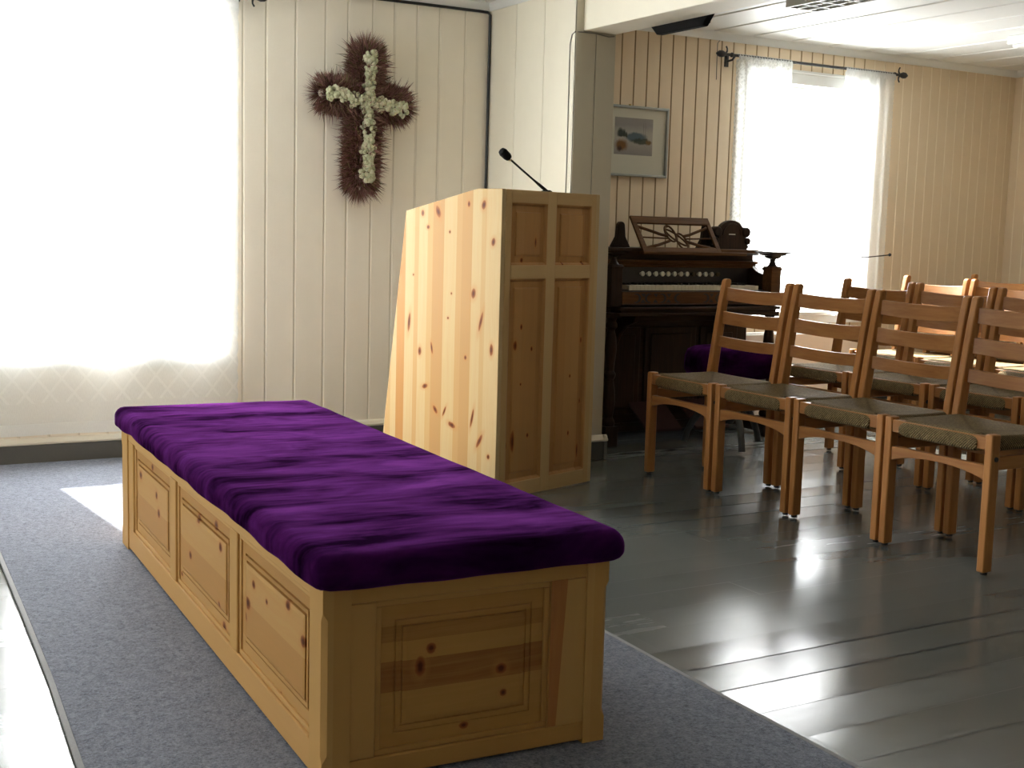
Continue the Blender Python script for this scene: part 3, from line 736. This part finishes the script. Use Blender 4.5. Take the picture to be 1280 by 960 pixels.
# ------------------------------------------------------------------ picture
fx0, fx1, fz0, fz1, fy = 3.772, 4.166, 1.349, 1.718, W-.002
pic = thing('picture', ((fx0+fx1)/2, W, (fz0+fz1)/2), 0, 'small framed watercolour of a wintry road, hung on the wall above the harmonium', 'picture'); o = pic.location
m = MB(); b = .013
for (a, c, p, q) in ((fx0, fx1, fz1-b, fz1), (fx0, fx1, fz0, fz0+b), (fx0, fx0+b, fz0+b, fz1-b), (fx1-b, fx1, fz0+b, fz1-b)): m.box(a, c, fy-.024, fy, p, q)
m.off(o).build('frame', M['silver'], pic, bevel=.002)
MB().box(fx0+b-.002, fx1-b+.002, fy-.012, fy-.004, fz0+b-.002, fz1-b+.002).off(o).build('mat_board', M['mat'], pic)
def mat_art():
    t = NT('watercolour'); o = t.xyz('Object'); u, v = o[0], o[2]
    n = t.noise(t.vec(u, v, 0), 28, 4, .6); n2 = t.noise(t.vec(t.math('MULTIPLY', u, 60), t.math('MULTIPLY', v, 12), 0), 1, 3)
    def sm(x, e): return t.math('DIVIDE', x, e, clamp=True)
    vv = t.math('ADD', v, t.math('MULTIPLY', t.math('SUBTRACT', n, .5), .03))
    c = t.ramp(t.math('DIVIDE', t.math('ADD', vv, .1), .2), [(0, (.27,.26,.25)), (.30, (.38,.35,.31)), (.48, (.42,.40,.36)), (.62, (.40,.385,.36)), (.8, (.29,.28,.27)), (1, (.32,.30,.28))])
    def ell(cu, cv, ru, rv, soft=.35):
        a = t.math('DIVIDE', t.math('SUBTRACT', u, cu), ru); b2 = t.math('DIVIDE', t.math('SUBTRACT', vv, cv), rv)
        d = t.math('SQRT', t.math('ADD', t.math('MULTIPLY', a, a), t.math('MULTIPLY', b2, b2)))
        d = t.math('ADD', d, t.math('MULTIPLY', t.math('SUBTRACT', n2, .5), .5))
        return sm(t.math('SUBTRACT', 1, d), soft)
    c = t.mix(ell(.01, -.002, .085, .028), c, (.10,.14,.17))
    c = t.mix(t.math('MULTIPLY', ell(.045, -.022, .07, .020), .9), c, (.045,.055,.042))
    c = t.mix(ell(-.085, .012, .028, .034, .5), c, (.05,.06,.055)); c = t.mix(ell(-.062, .010, .012, .030, .5), c, (.045,.055,.045)); c = t.mix(ell(-.048, .004, .010, .024, .5), c, (.05,.06,.05))
    c = t.mix(ell(-.085, -.012, .05, .012, .6), c, (.42,.40,.35))
    c = t.mix(ell(-.078, -.048, .048, .036, .5), c, (.20,.105,.045)); c = t.mix(ell(-.088, -.066, .02, .016, .6), c, (.06,.04,.03))
    c = t.mix(ell(.098, -.026, .024, .016, .5), c, (.17,.11,.05))
    for q in (.062, .074):
        ln = t.math('MULTIPLY', t.math('LESS_THAN', t.math('ABSOLUTE', t.math('SUBTRACT', u, q)), .0009), t.math('MULTIPLY', t.math('GREATER_THAN', v, -.02), t.math('LESS_THAN', v, .075)))
        c = t.mix(t.math('MULTIPLY', ln, .7), c, (.10,.09,.08))
    return t.set(c, .85, spec=.1)
ax0, ax1, az0, az1 = 3.822, 4.068, 1.462, 1.655
oo = Vector(((ax0+ax1)/2, W, (az0+az1)/2))
ar = MB().box(ax0, ax1, fy-.0135, fy-.012, az0, az1).off(oo).build('artwork', mat_art(), pic); ar.location = oo - o
MB().tube([(3.92, W-.012, 1.723), (3.92, W, 1.724)], .004, 8).off(o).build('hanging_nail', M['brass'], pic)

# ------------------------------------------------------------------ ladder-back chairs with rush seats
ch = thing('ladderback_chair', (0, 0, 0), 0, '-', 'chair', 'ladder-back chairs set out in rows'); cw = .445
lx = .020; lyw = .029
def glide(parent, x, y): MB().lathe([(.011, 0), (.012, .002), (.012, .012)], (x, y, 0), 12).build('foot_glide', M['rubber'], parent)
for s in (-1, 1):
    ye = s*cw/2; yi = s*(cw/2-lyw); y0, y1 = min(ye, yi), max(ye, yi); yc = (y0+y1)/2
    g = MB().box(-lx, lx, y0, y1, .009, .45).build('leg', M['chair'], ch, bevel=.0045); glide(g, 0, yc)
    # back post: one bent piece, floor to rounded top
    cl = [(.320, .009), (.318, .20), (.320, .38), (.327, .46), (.340, .56), (.357, .68), (.372, .78), (.383, .846)]
    hw = [.021, .021, .022, .022, .021, .020, .019, .017]
    fr = [(x-h, z) for (x, z), h in zip(cl, hw)]; bk = [(x+h, z) for (x, z), h in zip(cl, hw)]
    top = [(cl[-1][0]+.017*math.cos(a)+.002*math.sin(a), cl[-1][1]+.011*math.sin(a)) for a in [math.pi*k/6 for k in range(1, 6)]]
    g = MB().prism(bk + top + fr[::-1], 'y', y0, y1).build('back_post', M['chair'], ch, bevel=.0045); glide(g, .32, yc)
    MB().box(.018, .302, y0+.004, y1-.004, .335, .378).build('side_rail', M['chairx'], ch, bevel=.003)
    MB().lathe([(.008, 0), (.008, s*.004)], (.001, ye, .372), 12, axis='y').build('bolt', M['rubber'], ch)
yin = cw/2-lyw
MB().box(-.015, .015, -yin, yin, .398, .441).build('front_rail', M['chairy'], ch, bevel=.003)
n = 16; top = [(-yin + 2*yin*k/n, .350) for k in range(n+1)]; bot = [(-yin + 2*yin*k/n, .300 + .028*(1-(2*k/n-1)**2)**.8) for k in range(n+1)]
MB().prism(top + bot[::-1], 'x', -.013, .009).build('apron', M['chairy'], ch, bevel=.002)
MB().box(.309, .331, -yin, yin, .318, .375).build('rear_rail', M['chairy'], ch, bevel=.002)
m = MB(); m.pad(.016, .334, -cw/2+.004, cw/2-.004, .394, .445, .022, .014, dip=.020, rc=.012); m.pad(-.021, .050, -.160, .160, .386, .447, .026, .014)
m.build('seat', M['rush'], ch, smooth=60)
for (z0, z1, xc) in ((.762, .818, .3735), (.657, .713, .3585), (.555, .603, .342)):
    m = MB(); vs = []; n = 14
    for k in range(n+1):
        u = 2*k/n-1; yy = u*(yin+.004); bow = .026*(1-u*u); th = .0065; edge = -.009*(1-u*u)
        vs += [(xc+bow-th+.004, yy, z0+edge), (xc+bow+th+.004, yy, z0+edge), (xc+bow+th+(z1-z0)*.14, yy, z1+edge), (xc+bow-th+(z1-z0)*.14, yy, z1+edge)]
    fs = [(0,1,2,3), (n*4+3, n*4+2, n*4+1, n*4)] + [(i*4+k, (i+1)*4+k, (i+1)*4+(k+1) % 4, i*4+(k+1) % 4) for i in range(n) for k in range(4)]
    m.add(vs, [f for f in fs]).build('back_slat', M['chairy'], ch, bevel=.002)

dq = .4614
rows_ = [
 (3.268, 4.447, 4, ['front-row ladder-back chair nearest the harmonium, at the far end', 'front-row ladder-back chair second from the harmonium', 'front-row ladder-back chair third from the harmonium', 'front-row ladder-back chair nearest the camera, right edge of photo'], 0),
 (4.180, 4.620, 4, ['second-row ladder-back chair at the far end, in front of the window', 'second-row ladder-back chair second from the window', 'second-row ladder-back chair third from the window, by the right edge', 'second-row ladder-back chair mostly cut off by the right edge'], 0),
 (5.095, 5.080, 3, ['sunlit third-row ladder-back chair at the far end under the window', 'sunlit third-row ladder-back chair second from the window', 'third-row ladder-back chair third from the window, at the right edge'], 0),
 (6.020, 5.400, 3, ['back-row ladder-back chair in the far right corner', 'back-row ladder-back chair second from the back corner', 'back-row ladder-back chair third from the back corner, cut by the right edge'], 0)]
first = True
for (x, yq, n, labs, rz) in rows_:
    for k in range(n):
        loc = (x + rnd.uniform(-.006, .006)*(k > 0), yq - (k+.5)*dq, .0005); a = R(rnd.uniform(-.5, .5))
        if first: ch.location = loc; ch.rotation_euler = (0, 0, a); ch['label'] = labs[k]; first = False
        else: dup(ch, loc, a, labs[k])

# ------------------------------------------------------------------ harmonium
org = thing('harmonium', (4.013, 5.30, 0), 0, 'dark carved wooden harmonium with music desk, against the wall behind the chairs', 'harmonium'); o = org.location
xa, xb = 3.475, 4.552; yf, yb = 5.07, 5.585
def ob(m, name, mat, bevel=.002, parent=org, smooth=35): return m.off(o).build(name, mat, parent, bevel=bevel, smooth=smooth)
m = MB(); m.box(xa+.02, xb-.02, 5.30, yb, .05, .66); m.box(xa+.01, xb-.01, 5.285, yb, .03, .075); m.box(xa+.02, xb-.02, 5.275, yb, .60, .952)
ob(m, 'case', M['dark'], .004)
# lower front: knee panels with frames
m = MB()
for a, b in ((3.57, 3.82), (3.85, 4.18), (4.21, 4.46)):
    m.box(a, b, 5.290, 5.302, .12, .57); m.box(a+.035, b-.035, 5.283, 5.292, .155, .535)
ob(m, 'knee_panel', M['darkv'], .004)
m = MB()
for xx in (3.66, 4.30):     # carved brackets under the key bed
    m.prism([(5.285, .645), (5.10, .645), (5.115, .61), (5.19, .585), (5.245, .54), (5.285, .47)], 'x', xx-.012, xx+.012)
ob(m, 'key_bed_bracket', M['darkv'])
# posts, turned columns, cheeks and candle stands, one of each on both sides
for s, xc in ((-1, 3.508), (1, 4.519)):
    m = MB(); m.box(xc-.033, xc+.033, yf, yf+.070, .69, .895); m.box(xc-.037, xc+.037, yf-.004, yf+.074, .875, .889)
    ob(m, 'cheek_post', M['darkl'] if s > 0 else M['darkv'], .003)
    m = MB(); yc = yf+.035
    m.lathe([(.030,.10),(.034,.115),(.030,.13),(.022,.145),(.026,.17),(.032,.22),(.028,.28),(.020,.33),(.028,.345),(.030,.36),(.020,.375),(.024,.42),(.030,.48),(.026,.54),(.018,.575),(.029,.59),(.029,.605),(.022,.62),(.030,.64)], (xc, yc, 0), 20)
    m.box(xc-.036, xc+.036, yf-.002, yf+.075, .0, .10); m.box(xc-.034, xc+.034, yf, yf+.072, .635, .66)
    ob(m, 'turned_column', M['darkv'], .002)
    MB().box(xc-.02, xc+.02, yf+.07, 5.30, .015, .075).off(o).build('foot_runner', M['dark'], org, bevel=.003)
    pts = [(yb, .66), (yb, .965), (5.285, .965)]
    for k in range(9):
        a = math.pi/2*k/8; pts.append((5.285 - .155*(1-math.cos(a)), .955 - .105*math.sin(a)))
    pts += [(yf+.065, .845), (yf+.065, .66)]
    m = MB(); m.prism(pts, 'x', xc-.016, xc+.016)
    ob(m, 'cheek', M['dark'], .004)
    m = MB(); yc = yf+.035
    m.lathe([(.026,.889),(.028,.896),(.020,.904),(.017,.912),(.014,.920),(.016,.932),(.030,.938)], (xc, yc, 0), 16)
    q = math.sqrt(2)
    m.lathe([(.020*q,.935),(.028*q,.941),(.032*q,.949),(.046*q,.953),(.052*q,.962),(.066*q,.965),(.068*q,.971),(.063*q,.9715),(.060*q,.968)], (xc, yc, 0), 4, rot=math.pi/4)
    ob(m, 'candle_stand', M['dark'], 0)
# key bed
m = MB(); m.box(xa+.06, xb-.06, 5.060, 5.29, .697, .704); m.box(xa+.03, xb-.03, 5.030, 5.29, .675, .690); m.box(xa+.045, xb-.045, 5.044, 5.29, .660, .676); m.box(xa+.03, xb-.03, 5.036, 5.29, .645, .661); m.box(xa+.065, xb-.065, 5.085, 5.29, .755, .764)
ob(m, 'key_bed', M['dark'], .003)
# fretwork slip under the keys
m = MB(); zl, zh, y0, y1 = .702, .762, 5.066, 5.074
m.box(xa+.066, xb-.066, y0, y1, zl, zl+.006); m.box(xa+.066, xb-.066, y0, y1, zh-.006, zh)
def ring(m, xc, zc, r, y, t=.003, a0=0, a1=2*math.pi, n=18):
    m.tube([(xc + r*math.cos(a0+(a1-a0)*k/n), y, zc + r*math.sin(a0+(a1-a0)*k/n)) for k in range(n+1)], t, 6)
m.box(xa+.066, xb-.066, y0, y1, zl+.006, zh-.006)
def dark_piece(poly): m.prism(poly, 'y', y0-.0008, y0+.001, 1)  # black shape on the solid slip, standing in for a cut-out's shade
for half in (0, 1):
    bx = 3.595 + half*.420
    for k, dx in enumerate((.030, .105, .185, .285) if not half else (.035, .125, .205, .285)):
        xc = bx + dx; zc = .732; fl = 1 if k % 2 else -1; P1, P2 = [], []
        for q in range(15):     # black c painted for the dark of a piercing, thick in the middle
            a = R(50 + 260*q/14); r1, r2 = .023, .0225 - .0115*math.sin(math.pi*q/14)
            P1.append((xc + fl*r1*math.cos(a)*1.15, zc + r1*math.sin(a))); P2.append((xc + fl*r2*math.cos(a)*1.15, zc + r2*math.sin(a)))
        dark_piece(P1 + P2[::-1])
        if k < 3:
            xm_ = xc + .040
            dark_piece([(xm_-.014, zh-.008), (xm_+.014, zh-.008), (xm_+.003, zc+.004)]); dark_piece([(xm_-.016, zl+.008), (xm_+.016, zl+.008), (xm_-.002, zc-.004)])
ob(m, 'fretwork_slip', [M['darkl'], M['stopboard']], 0)
# keyboard
kb = MB().box(3.565, 4.465, 5.10, 5.275, .7642, .772).off(o).build('keyboard', M['ebony'], org)
k0, k1, nk = 3.60, 4.425, 36; kw = (k1-k0)/nk
for k in range(nk):
    MB().box(k0 + k*kw + .0006, k0 + (k+1)*kw - .0006, 5.098, 5.245, .769, .793).off(o).build('white_key', M['ivory'], kb)
    if k < nk-1 and k % 7 not in (2, 6):
        MB().box(k0 + (k+1)*kw - .006, k0 + (k+1)*kw + .006, 5.155, 5.245, .7932, .803).off(o).build('black_key', M['ebony'], kb)
# stop board with its stop knobs
MB().box(3.54, 4.487, 5.262, 5.276, .775, .880).off(o).build('stop_board', M['stopboard'], org)
for k in range(13):
    xk = 3.782 + (4.268-3.782)*k/12*1.0 + (0, 0, .003, .004, 0, 0, .002, 0, 0, 0, 0, 0, 0)[k]; dk = k in (8, 12)
    MB().lathe([(.006, 5.262), (.006, 5.246), (.0125, 5.245), (.013, 5.240), (.011, 5.237)], (xk, 0, .846), 14, axis='y').off(o).build('stop_knob', M['stopdark'] if dk else M['stop'], org)
# rail, frieze and top slab
m = MB(); m.box(xa+.05, xb-.05, 5.235, 5.29, .880, .893); m.box(xa+.04, xb-.04, 5.222, 5.29, .893, .902); m.box(xa+.035, xb-.035, 5.214, 5.29, .902, .917)
ob(m, 'front_rail', M['darkl'], .004)
m = MB(); m.box(xa+.015, xb-.015, 5.20, yb, .957, .976); m.box(xa+.03, xb-.03, 5.218, yb, .949, .958)
ob(m, 'top_board', M['dark'], .003)
MB().box(4.16, 4.50, 5.195, 5.30, .960, .978).off(o).build('lid_strip', M['darkl'], org, bevel=.002)
# music desk, leaning back, with interlaced tracery
dk0, dk1 = Vector((0, 5.185, .955)), Vector((0, 5.315, 1.131))
def D(x, t): p = dk0 + (dk1-dk0)*t; return (x, p.y, p.z)
nrm = Vector((0, -(dk1-dk0).z, (dk1-dk0).y)).normalized()
def slab(m, quad, th=.012):
    a = [Vector(q) for q in quad]; b = [q - nrm*-th for q in a]
    m.add(a + b, [(0,1,2,3), (7,6,5,4), (0,4,5,1), (1,5,6,2), (2,6,7,3), (3,7,4,0)])
X0, X1 = 3.735, 4.235; fw = .026
desk = MB()
slab(desk, [D(X0,.80), D(X1,.80), D(X1,1), D(X0,1)]); slab(desk, [D(X0,0), D(X0+fw*1.3,0), D(X0+fw,.80), D(X0,.80)]); slab(desk, [D(X1-fw,0), D(X1,0), D(X1,.80), D(X1-fw,.80)]); slab(desk, [D(X0+fw,0), D(X1-fw,0), D(X1-fw,.12), D(X0+fw,.12)])
desk.box(X0-.005, X1+.16, 5.165, 5.205, .945, .962)
md = ob(desk, 'music_desk', M['darkl'], .002)
m = MB(); xm = (X0+X1)/2
def dt(pts, r=.0075): m.tube([D(x, t) for x, t in pts], r, 8)
for sgn in (-1, 1):
    E = X0+fw if sgn < 0 else X1-fw
    dt([(E, .74), (xm + sgn*.15, .62), (xm + sgn*.09, .52), (xm + sgn*.05, .48)]); dt([(E, .43), (xm + sgn*.05, .41)], .004); dt([(E, .12), (xm + sgn*.13, .22), (xm + sgn*.05, .34)])
def loop(cx_, cz_, rx, rz, rot=0):
    P = []
    for k in range(25):
        a = 2*math.pi*k/24; px, pz = rx*math.cos(a), rz*math.sin(a); P.append((cx_ + px*math.cos(rot) - pz*math.sin(rot), cz_ + (px*math.sin(rot) + pz*math.cos(rot))/.22))
    dt(P, .005)
loop(xm-.028, .55, .030, .050, .1); loop(xm+.028, .33, .030, .050, .1); loop(xm, .44, .070, .020, -.75)
dt([(xm-.03, .80), (xm-.03, .74)], .006)
ob(m, 'desk_tracery', M['darkl'], 0, md)
# scroll brackets carrying the desk, and the arched crest on the right
for xx in (3.755, 4.31):
    m = MB(); pr = []
    for k in range(13):
        a = math.pi*k/12; pr.append((xx + .020*math.cos(a), 1.085 + .022*math.sin(a)))
    m.prism([(xx+.058, .976), (xx+.050, .99), (xx+.026, 1.03)] + pr + [(xx-.026, 1.03), (xx-.050, .99), (xx-.058, .976)], 'y', 5.40, 5.43)
    ob(m, 'scroll_bracket', M['darkv'], .004)
xc = 4.424; m = MB(); pts = [(xc-.110, .976), (xc+.110, .976), (xc+.108, 1.0)]
pts += [(xc + .092*math.cos(math.pi*k/16), 1.045 + .087*math.sin(math.pi*k/16)) for k in range(17)] + [(xc-.108, 1.0)]
m.prism(pts, 'y', 5.33, 5.365)
for s in (-1, 1):
    m.lathe([(.024, 5.322), (.028, 5.330), (.028, 5.368), (.020, 5.374)], (xc + s*.098, 0, 1.070), 16, axis='y')
    m.lathe([(.017, 5.322), (.020, 5.330), (.020, 5.368)], (xc + s*.108, 0, 1.022), 14, axis='y')
    m.lathe([(.010, 5.33), (.010, 5.365)], (xc + s*.108, 0, .992), 12, axis='y')
ring(m, xc, 1.052, .062, 5.330, .004, 0, math.pi)
cr = ob(m, 'crest', M['darkv'], .003)
MB().box(xc-.022, xc+.022, 5.3285, 5.3296, 1.055, 1.060).off(o).build('paper_label', M['paper'], cr)
# treadles
for xx in (3.86, 4.17):
    m = MB(); m.prism([(5.11, .05), (5.28, .17), (5.28, .185), (5.105, .065)], 'x', xx-.11, xx+.11); ob(m, 'treadle', M['redcarpet'], .003)

# stool
sx, sy = 4.07, 4.86
stl = thing('organ_stool', (sx, sy, 0), 0, 'round stool with thick purple velvet top in front of the harmonium', 'stool'); o2 = stl.location
m = MB(); m.lathe([(.20,.362),(.222,.368),(.232,.385),(.234,.42),(.232,.455),(.222,.482),(.195,.497),(.12,.503),(.02,.505)], (sx, sy, 0), 40)
m.off(o2).build('cushion', M['velvet'], stl, smooth=60)
MB().lathe([(.16,.335),(.17,.340),(.17,.360),(.15,.362)], (sx, sy, 0), 28).off(o2).build('seat_base', M['ironleg'], stl)
MB().lathe([(.020,.12),(.034,.14),(.036,.19),(.024,.22),(.022,.32),(.05,.336)], (sx, sy, 0), 18).off(o2).build('column', M['ironleg'], stl)
for k in range(3):
    a = R(-112 + 120*k); dx, dy = math.cos(a), math.sin(a)
    pr = [(.02, .19), (.07, .205), (.13, .185), (.18, .125), (.21, .065), (.225, .012)]
    MB().tube([(sx + dx*r_, sy + dy*r_, z) for r_, z in pr], [.016, .018, .019, .018, .016, .0175], 10).off(o2).build('leg', M['ironleg'], stl)

# ------------------------------------------------------------------ radiator under the right window
rd = thing('radiator', (5.18, W-.09, .12), 0, 'white panel radiator with wire grille top under the right window', 'radiator'); o3 = rd.location
m = MB(); m.box(4.66, 5.72, W-.135, W-.115, .12, .500); m.box(4.66, 5.72, W-.055, W-.040, .12, .500); m.box(4.66, 4.672, W-.135, W-.04, .12, .50); m.box(5.708, 5.72, W-.135, W-.04, .12, .50)
m.off(o3).build('panel', M['radiator'], rd, bevel=.004)
m = MB()
for k in range(5): m.tube([(4.668, W-.120 + .017*k, .505), (5.712, W-.120 + .017*k, .505)], .0028, 6)
for k in range(14): m.tube([(4.68 + .079*k, W-.128, .503), (4.68 + .079*k, W-.046, .503)], .0028, 6)
m.off(o3).build('grille', M['radiator'], rd)
m = MB()
for xx in (4.80, 5.58): m.box(xx-.02, xx+.02, W-.12, W-.05, -.12+.1205, .125)
m.off(o3).build('foot', M['radiator'], rd)

# ------------------------------------------------------------------ ceiling fittings, bar unit, cables
def ceil_light(x0, x1, y0, y1, label):
    t = thing('ceiling_light', ((x0+x1)/2, (y0+y1)/2, ZC), 0, label, 'ceiling light', 'louvred strip lights on the ceiling'); oo = t.location
    m = MB(); z0 = ZC-.035
    m.box(x0, x0+.012, y0, y1, z0, ZC-.0005); m.box(x1-.014, x1, y0, y1, z0, ZC-.0005); m.box(x0+.012, x1-.014, y0, y0+.012, z0, ZC-.0005); m.box(x0+.012, x1-.014, y1-.012, y1, z0, ZC-.0005)
    m.off(oo).build('housing', M['white'], t, bevel=.002)
    MB().box(x0+.012, x1-.014, y0+.012, y1-.012, ZC-.006, ZC-.002).off(oo).build('reflector', M['stopboard'], t)
    m = MB(); n = int((y1-y0)/.10)
    for k in range(1, n): m.box(x0+.012, x1-.014, y0 + (y1-y0)*k/n - .003, y0 + (y1-y0)*k/n + .003, z0+.002, ZC-.006)
    for q in (1/3, 2/3): m.box(x0+(x1-x0)*q-.003, x0+(x1-x0)*q+.003, y0+.012, y1-.012, z0+.001, ZC-.006)
    m.off(oo).build('louvre', M['white'], t)
ceil_light(4.115, 4.315, 3.45, 4.65, 'louvred strip light at the top edge, on the ceiling before the right window')
def ceil_box():
    x0, x1, y0, y1 = 5.72, 5.92, 3.5, 4.70; t = thing('ceiling_lamp', ((x0+x1)/2, (y0+y1)/2, ZC), 0, 'white box lamp on the ceiling, cut off by the right edge', 'ceiling light'); oo = t.location
    MB().box(x0, x1, y0, y1, ZC-.045, ZC-.0005).off(oo).build('housing', M['white'], t, bevel=.006)
    MB().box(x0+.02, x1-.02, y0+.02, y1-.02, ZC-.06, ZC-.0455).off(oo).build('diffuser', M['radiator'], t, bevel=.006)
ceil_box()
sp = thing('bar_speaker', (PX2+.045, 4.33, 1.97), 0, 'long narrow black speaker hanging below the ceiling beam', 'speaker'); o4 = sp.location
m = MB(); m.prism([(4.15, 2.05), (4.15, 1.945), (4.20, 1.892), (4.51, 1.892), (4.57, 1.945), (4.57, 2.05)], 'x', PX2+.001, PX2+.034); m.off(o4).build('housing', M['plastic'], sp, bevel=.004)
m = MB(); m.box(PX2+.034, PX2+.037, 4.19, 4.53, 1.905, 2.03); m.off(o4).build('grille', M['rubber'], sp)
# black cable along the top of the wall and down the corner
yy = W-.012
m = MB(); m.tube([(1.2, yy, 2.104), (2.0, yy, 2.104), (3.0, yy, 2.106), (PX-.020, yy-.002, 2.104), (PX-.010, yy-.008, 2.092), (PX-.010, yy-.006, 1.5), (PX-.012, yy-.006, 1.0), (PX-.012, yy-.008, .5), (PX-.012, yy-.008, .13)], .007, 8)
tag(m.build('cable', M['cable']), 'thick black cable along the top of the wall and down the corner behind the lectern', 'cable')
m = MB(); xq = PX-.003
m.tube([(xq, PY+.055, .13), (xq, PY+.05, .8), (xq, PY+.042, 1.3), (xq, PY+.045, 1.87), (xq, PY+.03, 1.912), (xq, PY+.004, 1.921), (PX+.02, PY-.004, 1.921), (PX+.10, PY-.004, 1.922), (PX+.17, PY-.004, 1.914), (PX2-.01, PY-.004, 1.919)], .0022, 6)
tag(m.build('cord', M['cordgrey']), 'thin grey cord running up the edge of the pale partition beside the post', 'cord')
m = MB(); m.tube([(4.50, W-.008, 2.11), (4.485, W-.010, 2.095), (4.483, W-.012, 2.05), (4.487, W-.010, 1.9)], .0022, 6)
tag(m.build('cord', M['cordgrey']), 'thin grey wire dropping from the ceiling to the left finial of the right curtain rod', 'cord')

# ------------------------------------------------------------------ camera
f_px = 1578.5753
F = Vector((.49736461, .85930162, -.11928604)); RX = Vector((.86677968, -.49796938, .02682326)); UP = Vector((.03635153, .11673566, .99249753))
cam = bpy.data.cameras.new('camera'); co = bpy.data.objects.new('camera', cam); C.objects.link(co)
cam.sensor_width = 36; cam.lens = f_px/1280*36; cam.clip_start = .02
mw = Matrix((RX, UP, -F)).transposed().to_4x4(); mw.translation = Vector((0, 0, 1.0372)); co.matrix_world = mw
bpy.context.scene.camera = co

# ------------------------------------------------------------------ light
wd = bpy.data.worlds.new('World'); bpy.context.scene.world = wd; wd.use_nodes = True
bg = wd.node_tree.nodes['Background']; bg.inputs[0].default_value = (.86,.95,1,1); bg.inputs[1].default_value = 5.
def area(name, loc, direction, sx_, sy_, power, col):
    l = bpy.data.lights.new(name, 'AREA'); l.shape = 'RECTANGLE'; l.size = sx_; l.size_y = sy_; l.energy = power; l.color = col
    ob_ = bpy.data.objects.new(name, l); C.objects.link(ob_); ob_.location = loc; ob_.rotation_euler = Vector(direction).to_track_quat('-Z', 'Z').to_euler(); return ob_
area('window_light_left', (1.23, W+.30, 1.3), (0, -1, -.10), 1.2, 1.7, 270, (.98,.99,1))
area('window_light_right', (5.165, W+.30, 1.3), (0, -1, -.40), 1.2, 1.6, 140, (.98,.99,1))
area('side_fill_light', (XL-.25, (HL[0]+HL[1])/2, 1.35), (1, 0, -.05), 2.0, 1.4, 62, (1,.97,.92))  # added fill lamp outside the unseen left-wall window
sun = bpy.data.lights.new('sun', 'SUN'); sun.energy = 55; sun.angle = R(.6); sun.color = (1,.96,.89)
so = bpy.data.objects.new('sun', sun); C.objects.link(so); so.rotation_euler = Vector((.055, -.76, -.65)).to_track_quat('-Z', 'Y').to_euler()

sc = bpy.context.scene
sc.view_settings.view_transform = 'Standard'; sc.view_settings.look = 'None'; sc.view_settings.exposure = .2; sc.view_settings.gamma = 1
sc.cycles.use_denoising = True; sc.cycles.max_bounces = 10; sc.cycles.diffuse_bounces = 6; sc.cycles.transparent_max_bounces = 16; sc.cycles.caustics_reflective = False; sc.cycles.caustics_refractive = False
sc.cycles.sample_clamp_indirect = 6
